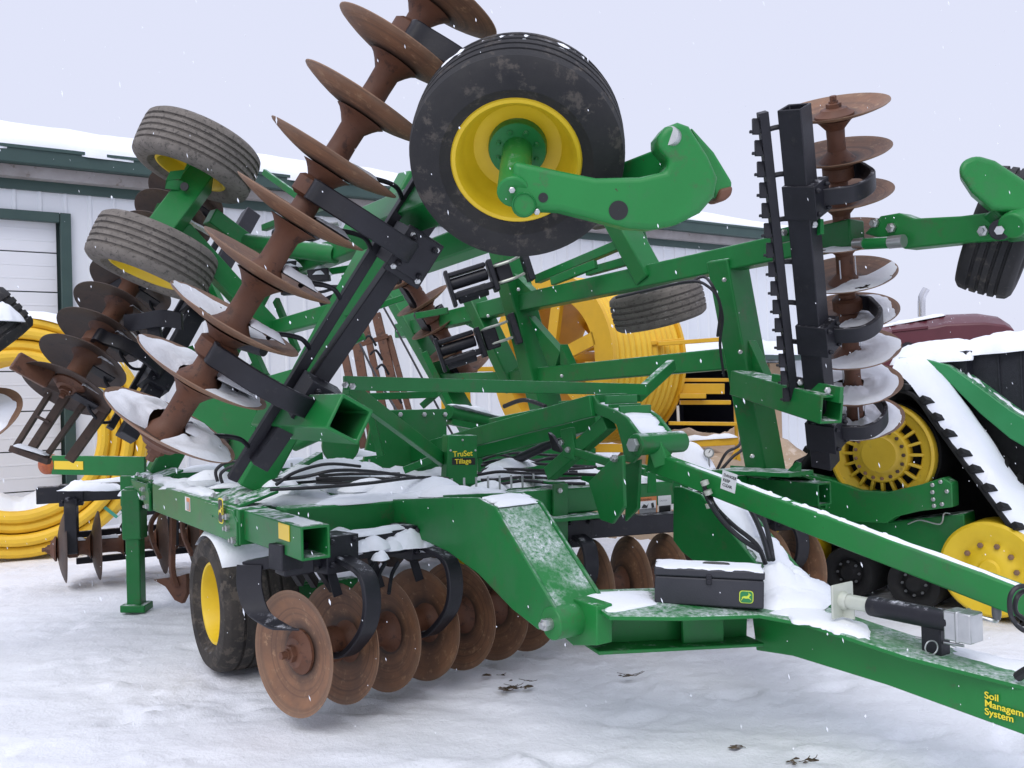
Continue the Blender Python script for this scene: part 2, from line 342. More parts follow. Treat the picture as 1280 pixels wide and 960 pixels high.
# ================================================================== ground
def ground():
    FOOT = []
    for sx_, sy_, a_, n_ in ((-2.6,4.5,.5,5),(-.4,4.15,-.15,4),(.6,4.75,.35,4),(1.3,4.2,.1,3),(-2.2,6.4,-.4,4),(2.3,4.25,1.2,2)):
        for k_ in range(n_): FOOT.append((sx_+.62*k_*math.cos(a_)-.10*(k_ % 2)*math.sin(a_)+.05*rng.randn(), sy_+.62*k_*math.sin(a_)+.16*(k_ % 2)+.05*rng.randn(), a_+.2*rng.randn()))
    xs = np.concatenate([[-600,-250,-120,-60,-35,-22,-14,-9.5], np.linspace(-7,7.5,400), [9.5,14,22,35,60,120,250,600]])
    ys = np.concatenate([[-200,-60,-20,-5,1,2.6], np.linspace(3.5,12.5,270), [14,17,21,27,36,50,80,140,300,900]])
    nx, ny = len(xs), len(ys); vs = []
    for y in ys:
        for x in xs:
            z = 0.
            if -9 < x < 9 and 2 < y < 14:
                fade = min(1, (9-abs(x))/1.5, (y-2)/1., (14-y)/1.5)
                z = .025*nz(x*.55, y*.55, 3)+.012*nz(x*2.2, y*2.2, 9)
                k = nz(x*4.2, y*4.6, 21); pt = max(0, nz(x*.8, y*.8, 40)+.22); z += .06*max(0, k-.30)*pt*2+.014*nz(x*7, y*7, 5)*(.3+pt)+.010*nz(x*15, y*15, 15)*(.2+pt)+.05*max(0, nz(x*11, y*11, 77)-.22)*pt+.02*max(0, nz(x*19, y*19, 7)-.25)*(.15+pt)
                kk = nz(x*3.1+9, y*3.3, 33); z += -.07*max(0, kk-.36)*pt
                for ax_, ay_, bx_, by_, dp_ in ((-6,6.1,1.2,4.6,.012),(-6,7.3,-.9,6.6,.012),(-6,5.2,2.2,3.7,.010),(.4,4.2,3.2,3.9,.009)):
                    ux, uy = bx_-ax_, by_-ay_; ll = math.hypot(ux, uy); tt = ((x-ax_)*ux+(y-ay_)*uy)/ll/ll; dd_ = abs((x-ax_)*uy-(y-ay_)*ux)/ll+.03*nz(x*2, y*2, 60)
                    if -.1 < tt < 1.1: z += -dp_*math.exp(-(dd_/.085)**4)*(.5+nz(x*3, y*3, 61))+.005*math.exp(-((dd_-.14)/.04)**2)
                for fx_, fy_, fa_ in FOOT:
                    if abs(x-fx_) < .3 and abs(y-fy_) < .3:
                        p_ = (x-fx_)*math.cos(fa_)+(y-fy_)*math.sin(fa_); q_ = -(x-fx_)*math.sin(fa_)+(y-fy_)*math.cos(fa_)
                        e_ = (p_/.15)**2+(q_/.062)**2; z += -.022*math.exp(-e_**2)+.007*math.exp(-(e_-1.9)**2*2)
                # packed round the tyres and pressed down where people walked
                z = z*fade-.02
            vs.append((x, y, z))
    fs = [[j*nx+i, j*nx+i+1, (j+1)*nx+i+1, (j+1)*nx+i] for j in range(ny-1) for i in range(nx-1)]
    g = G(); g.add(vs, fs); o = g.build('snowy_ground', 'ground', ang=80); tag(o, kind='structure')
ground()

# ================================================================== pole barn
Q0 = P(0, 190, 12.); EZ = Q0[2]
QB = A3(Q0[0], Q0[1], 0)
def HB(px, py, off=0): return hit(px, py, F, QB+F*off)
def W(s, z, off=0): return QB+L*s+Z*z+F*off
def sz(px, py): q = HB(px, py)-QB; return float(q@L), float(q[2])
barn = thing('pole_barn', 'long white steel sided farm shed with dark green trim and snow on its roof', 'building', W(8, 0))
s1, zt = sz(826, 455); s2, _ = sz(957, 455); sd_r, zd = sz(87, 268)
S0, S1 = -9., sz(1018, 400)[0]; ZW = EZ-.30
g = G()
sdl = -4.6
def wallbox(a, b, z0, z1): g.box(W((a+b)/2, (z0+z1)/2, -.06), L*(b-a)/2, F*.06, Z*(z1-z0)/2)
wallbox(S0, sdl, -.2, ZW); wallbox(sdl, sd_r, zd, ZW); wallbox(sd_r, s1, -.2, ZW); wallbox(s1, s2, zt, ZW); wallbox(s2, S1, -.2, ZW)
s = S0
while s < S1:
    lo = zd if sdl-.1 < s < sd_r+.05 else zt if s1-.1 < s < s2+.3 else -.2
    g.prism([W(s-.035, lo), W(s-.012, lo, .022), W(s+.012, lo, .022), W(s+.035, lo)], Z*(ZW-lo)); s += .305
wall = g.build('wall', 'wall', barn)
g = G().box(W((S0+S1)/2, 2.4, -5.2), L*(S1-S0)/2, F*.06, Z*2.4)
for sx in (S0, S1): g.box(W(sx, 2.4, -2.6), L*.05, F*2.6, Z*2.4)
g.build('rear_wall', 'wall', barn)
G().box(W((S0+S1)/2, EZ-.10, .33), L*(S1-S0)/2, F*.07, Z*.10).build('gutter', 'trim', barn, .012)
G().box(W((S0+S1)/2, EZ-.27, .12), L*(S1-S0)/2, F*.11, Z*.075).build('fascia', 'soffit', barn)
G().box(W((S0+S1)/2, EZ-.41, .035), L*(S1-S0)/2, F*.03, Z*.065).build('trim', 'trim', barn)
# roof and the snow lying on it
g = G(); g.prism([W(S0, EZ-.02, .42), W(S0, EZ+.02, .42), W(S0, EZ+1.3, -3.9), W(S0, EZ-.02, -5.3)], L*(S1-S0)); g.build('roof', 'trim', barn)
g = G(); n = 150; m = 10; vs = []
for j in range(m+1):
    for i in range(n+1):
        a = S0+(S1-S0)*i/n; t = j/m; off = .40-4.2*t+(.16*nz(a*1.1, 2) if j == 0 else 0)+(-.18*max(0, nz(a*.5, 7)-.1) if j == 0 else 0)
        th = (.15-.09*min(1, max(0, a/16)))*(1+.5*nz(a*.7, t*3))*(.35 if j == 0 else 1)
        vs.append(W(a, EZ+.02+(.42-off)*.298+max(th, .02), off))
vs += [np.asarray(vs[i])-Z*.12 for i in range(n+1)]
fs = [[j*(n+1)+i, j*(n+1)+i+1, (j+1)*(n+1)+i+1, (j+1)*(n+1)+i] for j in range(m) for i in range(n)]
k = (m+1)*(n+1); fs += [[k+i, k+i+1, i+1, i] for i in range(n)]
g.add(vs, fs).build('roof_snow', 'snow', barn, ang=70)
# overhead door in its green frame
dr = G(); zz = 0.
while zz < zd-.1:
    hh = min(.53, zd-.06-zz)
    dr.box(W((sdl+sd_r)/2-.06, zz+hh/2-.006, -.10), L*((sd_r-sdl)/2-.10), F*.02, Z*(hh/2-.008))
    for q in (.33, .66): dr.box(W((sdl+sd_r)/2-.06, zz+hh*q, -.082), L*((sd_r-sdl)/2-.12), F*.006, Z*.012)
    zz += hh
door = dr.build('overhead_door', 'door', barn, .004)
G().box(W((sdl+sd_r)/2, zd/2, -.145), L*((sd_r-sdl)/2), F*.012, Z*zd/2).build('door_backing', 'trim', door)
fr = G().box(W(sd_r-.06, zd/2, .02), L*.065, F*.05, Z*zd/2).box(W((sdl+sd_r)/2-.13, zd-.065, .02), L*((sd_r-sdl)/2-.004), F*.05, Z*.065).box(W(sdl+.06, zd/2-.07, .02), L*.065, F*.05, Z*(zd/2-.07))
fr.build('door_frame', 'trim', door, .006)
# dark bay with a timber post and sill
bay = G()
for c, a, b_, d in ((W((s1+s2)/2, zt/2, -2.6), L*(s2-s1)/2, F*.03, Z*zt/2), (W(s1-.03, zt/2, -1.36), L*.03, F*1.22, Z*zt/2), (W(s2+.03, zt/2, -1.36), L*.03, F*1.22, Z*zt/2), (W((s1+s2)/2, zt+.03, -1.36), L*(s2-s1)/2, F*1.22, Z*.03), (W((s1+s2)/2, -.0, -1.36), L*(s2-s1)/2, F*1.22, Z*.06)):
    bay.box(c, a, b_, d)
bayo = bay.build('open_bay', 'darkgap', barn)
sp2, _ = sz(972, 500)
pf = G().box(W((s2+sp2)/2+.01, zt/2, .05), L*(sp2-s2)/2, F*.05, Z*zt/2).box(W((s1+sp2)/2, .12, .06), L*(sp2-s1)/2, F*.045, Z*.12)
pf.build('timber_post', 'tan', bayo, .01)
G().box(W((s1+sp2)/2+1.2, zt+.1, .35), L*((sp2-s1)/2+1.6), F*.34, Z*.05).build('awning', 'trim', bayo)
heap(W(s1-.4, zt+.15, .70), W(sp2+2.8, zt+.15, .70), W(sp2+2.8, zt+.15, .02), W(s1-.4, zt+.15, .02), .34, (50, 8), rag=.1, base=.8)

# ================================================================== dirt pile behind the machine
def pile(name, c, a, b, h, mat, lab, cat, seed):
    vs = []; n, m = 64, 20
    for j in range(m+1):
        for i in range(n):
            q = 2*math.pi*i/n; r = 1-j/m; ca, sb = r*math.cos(q), r*math.sin(q)
            rr = 1+.16*nz(math.cos(q)*1.7+seed, math.sin(q)*1.7); p = c+L*a*ca*rr+F*b*sb*rr
            hh = h*(1-r**2.4)*(1+.25*nz(p[0]*1.1, p[1]*1.1, seed))+.10*nz(p[0]*4, p[1]*4, seed)*(1-r)
            vs.append(p+Z*(hh-.06))
    g = G().add(vs, [[j*n+i, j*n+(i+1)%n, (j+1)*n+(i+1)%n, (j+1)*n+i] for j in range(m) for i in range(n)]+[list(range(n))[::-1]])
    return tag(g.build(name, mat, ang=60), lab, cat)
pile('dirt_pile', A3(2.6, 12.1, 0), 2.5, 1.75, 1.05, 'dirt', 'low heap of pale tan dirt behind the green harrow, in front of the shed', 'dirt pile', 3)

# ================================================================== coil of yellow hose at the left
hc = P(28, 549, 10.3); hc[2] = 1.33; axh = nrm(A3(.30, -.95, .02))
reel = thing('hose_coil', 'large round coil of yellow drainage hose standing on edge by the shed door', 'hose coil', (hc[0], hc[1], 0))
g = G(); lay = 0
for k, rad in enumerate((1.26, 1.13, 1.0, .88)):
    for j in range(5):
        off = (j-2)*.135+(.05 if k % 2 else 0); rr = rad+.02*nz(k*3.1, j*2.7)
        rt = .066+.004*rng.rand(); c = hc+axh*(off+.02*nz(j*7.7, k))+Z*(.02*nz(k, j*5)-.0)
        pr = [(rr+rt*math.cos(q), rt*math.sin(q)) for q in np.linspace(0, 2*math.pi, 11)[:-1]]
        g.lathe(pr, c, axh+A3(.05*nz(k*9, j), 0, .05*nz(j*9, k)), 72, closed=True)
g.build('hose', 'hosey', reel)
g = G()
for q in (.4, 2.1, 3.9, 5.3):
    e = A3(math.cos(q)*axh[1], -math.cos(q)*axh[0], math.sin(q)); g.strip([hc+e*r_*1.0+axh*o_ for r_, o_ in ((.78,.35),(1.37,.35),(1.37,-.35),(.78,-.35),(.78,.35))], np.cross(e, axh), .035, .006, 0)
g.build('binding_strap', pm('teal_strap', (.05,.28,.2), None, 4, .5), reel)
ax2 = nrm(np.cross(Z, axh))
def arcsnow(c, r, a0, a1, w_, h, n=26):
    pts = [c+ax2*r*math.cos(q)+Z*r*math.sin(q) for q in np.linspace(a0, a1, n)]
    lat = axh; vs = []; m = 7
    for i, p in enumerate(pts):
        e = max(0, 1-abs(2*i/(n-1)-1)**3)**.5
        for j in range(m):
            t = j/(m-1)*2-1; vs.append(p+lat*t*w_/2*(1+.15*nz(i*.4, j))+Z*h*e*max(0, 1-abs(t)**3)**.5*(1+.4*nz(i*.3, j*.6, 5))-Z*.0)
    SNOW.add(vs, [[i*m+j, i*m+j+1, (i+1)*m+j+1, (i+1)*m+j] for i in range(n-1) for j in range(m-1)])
arcsnow(hc-ax2*0, 1.30, math.radians(30), math.radians(150), .66, .11)
arcsnow(hc-ax2*0, .84, math.radians(228), math.radians(312), .62, .16)

# ================================================================== hose reel trailer in the middle
ra = nrm(A3(.76, .65, 0)); rc = P(690, 452, 11.4)
rt_ = thing('hose_reel_trailer', 'yellow hose reel on a yellow frame trailer behind the green harrow', 'hose reel', (rc[0]+.4, rc[1]+.4, 0))
g = G()
for j in range(12):
    rr, rt = 1.0+.012*nz(j*3.3, 1), .056
    g.lathe([(rr+rt*math.cos(q), rt*math.sin(q)) for q in np.linspace(0, 2*math.pi, 11)[:-1]], rc+ra*(.06+j*.1), ra+A3(.03*nz(j*2.3, 7), 0, .03*nz(j*3.7, 2)), 72, closed=True)
    g.lathe([(rr-.11+rt*math.cos(q), rt*math.sin(q)) for q in np.linspace(0, 2*math.pi, 9)[:-1]], rc+ra*(.11+j*.1), ra, 60, closed=True)
g.build('hose', 'hosey', rt_)
rb = np.cross(ra, Z)
drum = G()
for o_ in (-.03, 1.24):
    drum.lathe([(.80, -.03),(1.09,-.03),(1.09,.02),(.80,.02)], rc+ra*o_, ra, 72, closed=True)
drum.lathe([(.80,-.02),(.83,-.02),(.83,1.22),(.80,1.22)], rc, ra, 60, closed=True)
dr_ = drum.build('reel_drum', 'framey', rt_)
for o_ in (-.03, 1.24):
    for q in range(6):
        e = rb*math.cos(q*math.pi/3+.3)+Z*math.sin(q*math.pi/3+.3)
        G().beam(rc+ra*o_+e*.08, rc+ra*o_+e*.83, .16, .06, ra).build('spoke', 'framey', dr_)
G().cyl(rc-ra*.14, rc+ra*1.36, .13).build('hub', 'framey', dr_, .01)
fb = G()
def bar(x0, y0, x1, y1, d, h, d2=None, w_=.08): fb.beam(P(x0, y0, d), P(x1, y1, d2 or d), w_, h)
bar(851,475,912,475,11.6,.045); bar(851,486,905,486,11.5,.13); bar(849,495,882,495,11.4,.06); bar(850,503,913,503,11.5,.055)
bar(836,529,921,530,11.4,.045); bar(918,470,921,560,11.5,.04,w_=.04)
bar(828,556,922,551,11.2,.09,w_=.12); bar(700,440,855,425,11.1,.05); bar(822,430,905,424,11.0,.05)
bar(553,462,640,461,11.6,.06); bar(583,462,588,566,11.7,.07,w_=.07); bar(553,470,556,580,12.4,.05,w_=.05); bar(553,575,660,579,11.8,.06)
bar(640,461,722,452,11.2,.06); bar(700,560,840,560,11.0,.10,w_=.1); bar(736,452,740,596,10.9,.09,w_=.09); bar(690,560,740,520,10.95,.06)
bar(812,556,812,640,11.2,.09,w_=.09); bar(600,578,604,660,11.9,.08,w_=.08)
fr_ = fb.build('frame', 'framey', rt_, .006)
lg = G(); lg.beam(P(923,560,11.1), P(898,606,11.1), .07, .05).beam(P(921,560,11.1), P(926,606,11.1), .05, .05).beam(P(908,588,11.1), P(924,588,11.1), .05, .04)
lg.build('support_leg', 'framey', rt_, .005)
G().beam(P(847,507,11.5), P(848,527,11.5), .03, .03).build('marker_post', 'decw', rt_)
gg = G().lathe([(.001,-.02),(.058,-.02),(.062,.0),(.062,.012),(.05,.012),(.048,.006),(.001,.006)], P(886,566,10.6), nrm(C0-P(886,566,10.6)), 24)
gauge = gg.build('pressure_gauge', 'steel', rt_)
pgc = P(886,566,10.6); vg = nrm(C0-pgc)
G().lathe([(.001,.0075),(.046,.0075),(.046,.0085),(.001,.0085)], pgc, vg, 24).build('dial', 'glass', gauge)
G().beam(pgc+vg*.010, pgc+vg*.010+Z*.034+A3(.02,0,0), .006, .002, vg).build('needle', 'deck', gauge)
G().cyl(pgc-Z*.06, P(887,590,10.6), .012).build('gauge_stem', 'steel', gauge)
hz = G().tube([P(896,588,10.7), P(908,566,10.7), P(925,555,10.8), P(926,530,11.2), P(919,470,11.4)], .018).tube([P(899,590,10.7), P(915,572,10.7), P(931,556,10.8), P(930,520,11.2), P(921,455,11.4)], .018)
hz.build('hydraulic_hose', 'hose', rt_)
tw = P(770, 600, 11.6)
for o_ in (-.1, 1.4):
    c = rc+ra*o_; c = A3(c[0], c[1], .38)
    wh = G().lathe([(.2,-.1),(.36,-.11),(.385,-.07),(.385,.07),(.36,.11),(.2,.1)], c, ra, 40, closed=True).build('wheel', 'rubber', rt_)
    G().lathe([(.001,-.04),(.14,-.04),(.2,-.09),(.21,-.08),(.21,.08),(.001,.05)], c, ra, 32).build('rim', 'framey', wh)
ridge(P(832,552,11.2), P(921,546,11.2), .16, .06)
lump(P(856,583,10.8), .34, .3, .26)
SK = G().cyl(P(856,590,10.8)-Z*.6, P(856,584,10.8), .36, n=28).build('tank', 'decw', rt_, .02)

# ================================================================== green tracked tractor at the right
TN_ = A3(.685, .729, 0); TD = A3(.729, -.685, 0); T0 = A3(2.35, 7.03, 0)+TN_*.25
def PT(px, py, off=0): return hit(px, py, TN_, T0+TN_*off)
trac = thing('tracked_tractor', 'green tracked tractor with ochre yellow track wheels and deep snow on its track', 'tractor', PT(1140, 760))
bp_ = [(1100,484),(1140,494),(1170,533),(1210,588),(1250,643),(1292,700),(1304,730),(1296,764),(1268,786),(1230,783),(1180,776),(1120,768),(1060,759),(1000,750),(962,741),(930,712),(930,672),(955,640),(985,604),(1020,555),(1052,508),(1078,488)]
pts = [PT(*q)+TN_*.40 for q in bp_]; pts.append(pts[0])
g = G().strip(pts, TN_, .80, .03, 5)
loop = spline(pts, 14); dist = 0; nxt = 0
for i in range(1, len(loop)):
    dist += np.linalg.norm(loop[i]-loop[i-1])
    if dist > nxt:
        nxt += .15; t = nrm(loop[i]-loop[i-1]); nn = np.cross(t, TN_); nn = nn if np.dot(nn, loop[i]-PT(1110, 650)) > 0 else -nn
        for sg in (-1, 1):
            a0 = loop[i]-TN_*.42*sg+nn*.035; a1 = loop[i]-TN_*.03*sg+t*.11+nn*.035; g.beam(a0, a1, .05, .045, nn)
belt = g.build('track_belt', 'belt', trac, .006)
cw = PT(1100, 568)
wh = G().lathe([(.285,.10),(.39,.10),(.398,.07),(.398,.0),(.375,-.01),(.362,.02),(.295,.04),(.285,.06)], cw, TN_, 56, closed=True)
wh.lathe([(.001,-.03),(.13,-.03),(.15,-.015),(.205,-.01),(.215,.01),(.215,.09),(.001,.09)], cw, TN_, 48)
for k in range(20):
    q = 2*math.pi*k/20; e = TD*math.cos(q)+Z*math.sin(q); wh.beam(cw+e*.205+TN_*.035, cw+e*.305+TN_*.055, .022, .05, TN_)
dw = wh.build('drive_wheel', 'ochre', trac, .004)
boltset(dw, 'rust', [cw-TN_*.012+(TD*math.cos(q)+Z*math.sin(q))*.182 for q in np.linspace(0, 6.283, 18)[:-1]], -TN_, .014, name='wheel_bolt')
G().lathe([(.22,.14),(.40,.14),(.40,.5),(.001,.5)], cw, TN_, 40).build('wheel_drum', 'belt', dw)
for (px, py, R_) in ((1237, 712, .335), (972, 684, .325)):
    c = PT(px, py)
    d_ = G().lathe([(.001,-.035),(.06,-.035),(.075,-.02),(.12,-.02),(.15,.0),(.2,.01),(.26,-.015),(R_-.02,-.02),(R_,.0),(R_,.3),(.001,.3)], c, TN_, 56).build('idler_wheel', 'yellow', trac)
    boltset(d_, 'rust', [c-TN_*.0+(TD*math.cos(q)+Z*math.sin(q))*.175 for q in np.linspace(0, 6.283, 11)[:-1]], -TN_, .02, .018, name='wheel_bolt')
for (px, py) in ((1060, 716), (1142, 730)):
    c = PT(px, py, .04)
    d_ = G().lathe([(.001,-.02),(.05,-.02),(.06,0),(.10,.03),(.125,.0),(.14,-.01),(.19,-.01),(.2,.02),(.2,.45),(.001,.45)], c, TN_, 48).build('mid_roller', 'belt', trac)
    boltset(d_, 'grey', [c+TN_*.015+(TD*math.cos(q)+Z*math.sin(q))*.085 for q in np.linspace(0, 6.283, 9)[:-1]], -TN_, .011, name='wheel_bolt')
uc = G().prism([PT(*q, -.03) for q in ((985,588),(1040,600),(1075,613),(1110,615),(1150,606),(1178,597),(1190,604),(1191,634),(1150,639),(1120,646),(1108,654),(1060,652),(985,625))], TN_*.14)
uco = uc.build('undercarriage_beam', 'greenclean', trac, .008)
boltset(uco, 'steel', [PT(x, y, -.03) for x, y in ((1166,606),(1176,602),(1184,614),(1166,615),(1167,624),(1168,632),(1178,630),(1010,600),(1018,600))], -TN_, .016, name='beam_bolt')
G().prism([PT(*q, .09) for q in ((1030,650),(1112,652),(1205,642),(1207,672),(1185,700),(1100,690),(1040,675))], TN_*.25).build('roller_frame', 'green', trac, .01)
G().tube([PT(1135,655,.06), PT(1150,650,.05), PT(1175,655,.05), PT(1180,642,.05), PT(1188,642,.05)], .006).build('wire', 'steel', trac)
# body: fender, hood, belly
fd = [(1122,447),(1150,447),(1185,456),(1222,482),(1262,512),(1330,552),(1420,600),(1420,622),(1330,588),(1262,548),(1225,517),(1190,482),(1160,462),(1130,454)]
G().prism([PT(*q, .66) for q in fd], TN_*.62).build('fender', 'fender', trac, .008)
G().prism([PT(*q, .86) for q in ((1030,560),(1150,470),(1200,490),(1420,640),(1420,760),(960,745))], TN_*1.2).build('belly', 'belt', trac)
hd = G().prism([PT(*q, .92) for q in ((1208,440),(1240,437),(1420,420),(1420,600),(1330,548),(1262,508),(1232,487),(1208,466))], TN_*1.0).build('hood', 'grille', trac, .012)
for x in (1247, 1276, 1310): G().beam(PT(x, 437, .912), PT(x+4, 540 if x > 1250 else 497, .912), .012, .012, TN_).build('hood_rib', 'grille', hd)
G().prism([PT(*q, .76) for q in ((1134,451),(1160,446),(1208,438),(1208,470),(1185,457),(1150,449))], TN_*1.0).build('nose', 'grille', trac, .01)
# snow over track, nose, hood and fender
vs = []; ns, ms = 34, 9
near_e = [(1113,478),(1130,488),(1150,512),(1180,554),(1210,598),(1240,640),(1270,680),(1310,725)]
ne = spline([PT(*q)+Z*.075-TN_*.02 for q in near_e], 6); ns = len(ne)
for i, p in enumerate(ne):
    for j in range(ms):
        t = j/(ms-1); e = max(0, 1-(abs(2*t-1))**3)**.5
        rag = .07*nz(i*.55, 3.3)+.03*nz(i*1.7, 8)
        vs.append(p+TN_*((.04+max(0, rag)+.78*t) if j == 0 else (.04+.78*t))+Z*(.005+.13*e*(1+.35*nz(i*.12, t*1.6, 2))))
SNOW.add(vs, [[i*ms+j, i*ms+j+1, (i+1)*ms+j+1, (i+1)*ms+j] for i in range(ns-1) for j in range(ms-1)])
heap(PT(1112,456,.62), PT(1216,450,.72), PT(1222,432,1.6), PT(1118,452,1.5), .15, (26,14), rag=.06, base=.8)
heap(PT(1196,446,.86), PT(1420,424,.88), PT(1420,420,1.7), PT(1200,436,1.7), .15, (40,14), rag=.12, base=.75)
hs = [(1205,464),(1222,478),(1245,496),(1275,516),(1330,548)]; hp = spline([PT(*q, .84) for q in hs], 6); vs = []
for i, p in enumerate(hp):
    for j in range(6):
        t = j/5; vs.append(p+TN_*(-.13*t-.05*nz(i*.6, 4)*t)+Z*(-.05*t+.045*max(0, 1-abs(2*t-1)**2)**.5*(1+.7*nz(i*.9, t*3))))
SNOW.add(vs, [[i*6+j, i*6+j+1, (i+1)*6+j+1, (i+1)*6+j] for i in range(len(hp)-1) for j in range(5)])

# ================================================================== maroon tractor far behind at the right
rd = 12.; r0 = P(1185, 430, rd); YB = A3(.25, .97, 0); XB = A3(.97, -.25, 0)
def PR(px, py, off=0): return hit(px, py, YB, r0+YB*off)
red = thing('maroon_tractor', 'old maroon tractor hood with a chrome exhaust stack behind the green tracked tractor', 'tractor', A3(r0[0], r0[1], 0))
sec = [(1085,412),(1110,402),(1140,398),(1168,394),(1182,390),(1230,388),(1256,392),(1267,400),(1272,414),(1273,455),(1085,470)]
hdm = G(); m = 7; vs = []
cen_ = PR(1185, 440)
for j in range(m):
    t = -1+2*j/(m-1); k = math.sqrt(max(0, 1-(abs(t)*.82)**2))
    for x, y in sec:
        p = PR(x, y)+YB*(t*.55+.55); vs.append(A3(p[0], p[1], p[2]-(1-k)*.35*(p[2]-1.9)/.6))
n = len(sec)
hdm.add(vs, [[j*n+i, j*n+(i+1)%n, (j+1)*n+(i+1)%n, (j+1)*n+i] for j in range(m-1) for i in range(n)]+[list(range(n))[::-1], [(m-1)*n+i for i in range(n)]])
hm = hdm.build('hood', 'maroon', red, .02)
G().beam(PR(1115,414,-.004), PR(1160,409,-.004), .02, .03, Z).build('hood_seam', 'maroon', hm)
G().lathe([(.001,-.02),(.09,-.02),(.1,.02),(.001,.03)], PR(1135,437,-.02), YB, 24).build('headlight', 'grille', hm)
G().tube([PR(1152,396,.5), PR(1152,376,.5), PR(1154,368,.5), PR(1158,361,.5)], .05, 14).build('exhaust_stack', 'chrome', red)
G().box(A3(r0[0], r0[1], 1.3)+YB*.5, XB*1.0, YB*.35, Z*.55).build('chassis', 'belt', red)
for sx, rr in ((-.75, .55), (.75, .8)):
    for oy in (-.25, 1.25):
        c = A3(r0[0], r0[1], rr)+XB*sx+YB*oy
        wo = G().lathe([(rr*.5,-.15),(rr*.95,-.18),(rr,-.12),(rr,.12),(rr*.95,.18),(rr*.5,.15)], c, YB, 36, closed=True).build('wheel', 'rubber', red)
        G().lathe([(.001,-.05),(rr*.5,-.1),(rr*.52,.1),(.001,.05)], c, YB, 28).build('rim', 'maroon', wo)
heap(PR(1092,411,.2), PR(1182,394,.2), PR(1182,394,.9), PR(1092,411,.9), .05, (20,8), rag=.5)

# ================================================================== the green disc harrow
H = thing('disc_harrow', 'big green folding disc harrow with rusty discs, its two wings folded up, filling the yard', 'disc harrow', M(-1.5, 1.9, 0))
ZR = lambda z, v: z-.025*v                                   # it leans a little to its far side
def MR(u, v, z): return M(u, v, ZR(z, v))

# --- shared meshes for the discs
def disc_mesh(R, mat, nm='disc_blade', dish=.062):
    rs = [0, .05, .09, .14, .19, .24, .28, R*.97, R]; g = G()
    hh = lambda r: dish*(r/R)**2.2
    pr = [(max(r, .0005), hh(r)+.003) for r in rs]+[(R, hh(R)-.001)]+[(max(r, .0005), hh(r)-.004) for r in rs[::-1][1:]]
    g.lathe(pr, A3(0,0,0), Z, 56)
    o = g.build(nm, mat); me = o.data; bpy.data.objects.remove(o); return me
DM = {k: disc_mesh(.32, k) for k in ('rust', 'darkdisc')}
DMs = disc_mesh(.30, 'rust')
def gang(a0, d, n, sp, beam, conc=1, me=None, R=.32, bear=(1.5,), matsh='rustdark', fwd=F, spool=.072, arm=.27, endn=True, scr=0, bw=.13, b0=.16, bpts=None, rot=0.):
    """a0 first disc, d axis, beam = offset from axis to the black gang beam; conc = which way the discs open"""
    d = nrm(d); beam = np.asarray(beam, float); beam = beam-d*np.dot(beam, d); bl = np.linalg.norm(beam); nn = beam/bl
    mm = np.cross(nn, d); mm = mm if np.dot(mm, fwd) > 0 else -mm
    g = G(); ln = (n-1)*sp
    g.cyl(a0-d*.10, a0+d*(ln+.10), .028)
    for i in range(n-1):
        p = a0+d*(i*sp); pr = [(.118,.006),(.100,.018),(.082,.038),(spool,.07),(spool*.97,sp*.5),(spool,sp-.07),(.082,sp-.038),(.100,sp-.018),(.118,sp-.006)]
        g.lathe(pr, p, d, 24)
    if endn:
        for e, q in ((a0, -d), (a0+d*ln, d)):
            g.lathe([(.115,.008),(.115,.022),(.085,.04),(.075,.055),(.05,.06)], e, q, 28); g.lathe([(.045,.05),(.045,.085),(.02,.09),(.02,.13),(.001,.13)], e, q, 6)
    sh = g.build('disc_gang', matsh, H)
    for i in range(n):
        place(me or DM['rust'], 'disc_blade', sh, axmat(a0+d*(i*sp), (d*math.cos(rot)+mm*math.sin(rot)*conc)*conc, A3(*rng.randn(3))))
    q0, q1 = bpts or (a0+beam-d*b0, a0+beam+d*(ln+.2))
    G().beam(q0, q1, bw, bw, mm, wall=.012, depth=.2).build('gang_beam', 'black', sh, .006)
    for b in bear:
        p = a0+d*(b*sp)
        c = [(bl-.03,.05),(bl-.04,.14),(bl*.82,arm*.86),(bl*.58,arm),(bl*.30,arm*.92),(bl*.06,arm*.62),(-.03,.12),(-.02,.0)]
        G().strip([p+nn*x+mm*y for x, y in c], d, .10, .03).build('spring_arm', 'black', sh, .006)
        G().lathe([(.001,-.05),(.075,-.05),(.095,-.035),(.095,.035),(.075,.05),(.001,.05)], p, d, 24).build('bearing', 'rustdark', sh)
        G().box(p+nn*(bl-.01)+mm*.02, d*.10, nn*.095, mm*.10).bolts([p+nn*(bl+sx*.06)+mm*.12+d*sy*.07 for sx in (-1,1) for sy in (-1,1)], mm).build('beam_clamp', 'black', sh, .01)
    if scr:
        sb = beam*.80-mm*.14
        s = G().beam(a0+sb-d*.1, a0+sb+d*ln*(.80 if scr > 1 else 1.02), .05, .05, mm)
        so_ = s.build('scraper_bar', 'black', sh, .004)
        for i in range(n-2 if scr > 1 else n):
            p = a0+d*(i*sp+.055*conc)
            k = G().tube([p+sb+d*.02, p+sb*.78+d*.06*conc+mm*.03, p+sb*.5+d*.03*conc+mm*.02, p+nn*.17+d*.0], .012)
            k.box(p+nn*.15+d*.012*conc-mm*.01, nn*.09, mm*.045+d*.004, d*.005).build('scraper', 'black', sh)
            if scr > 1 and i < 6: heap(p+nn*.24-mm*.05+d*.02, p+nn*.06-mm*.05+d*.02, p+nn*.06+mm*.05+d*.02, p+nn*.24+mm*.05+d*.02, .045, (8,5), rag=.1)
    return sh, d, nn, mm
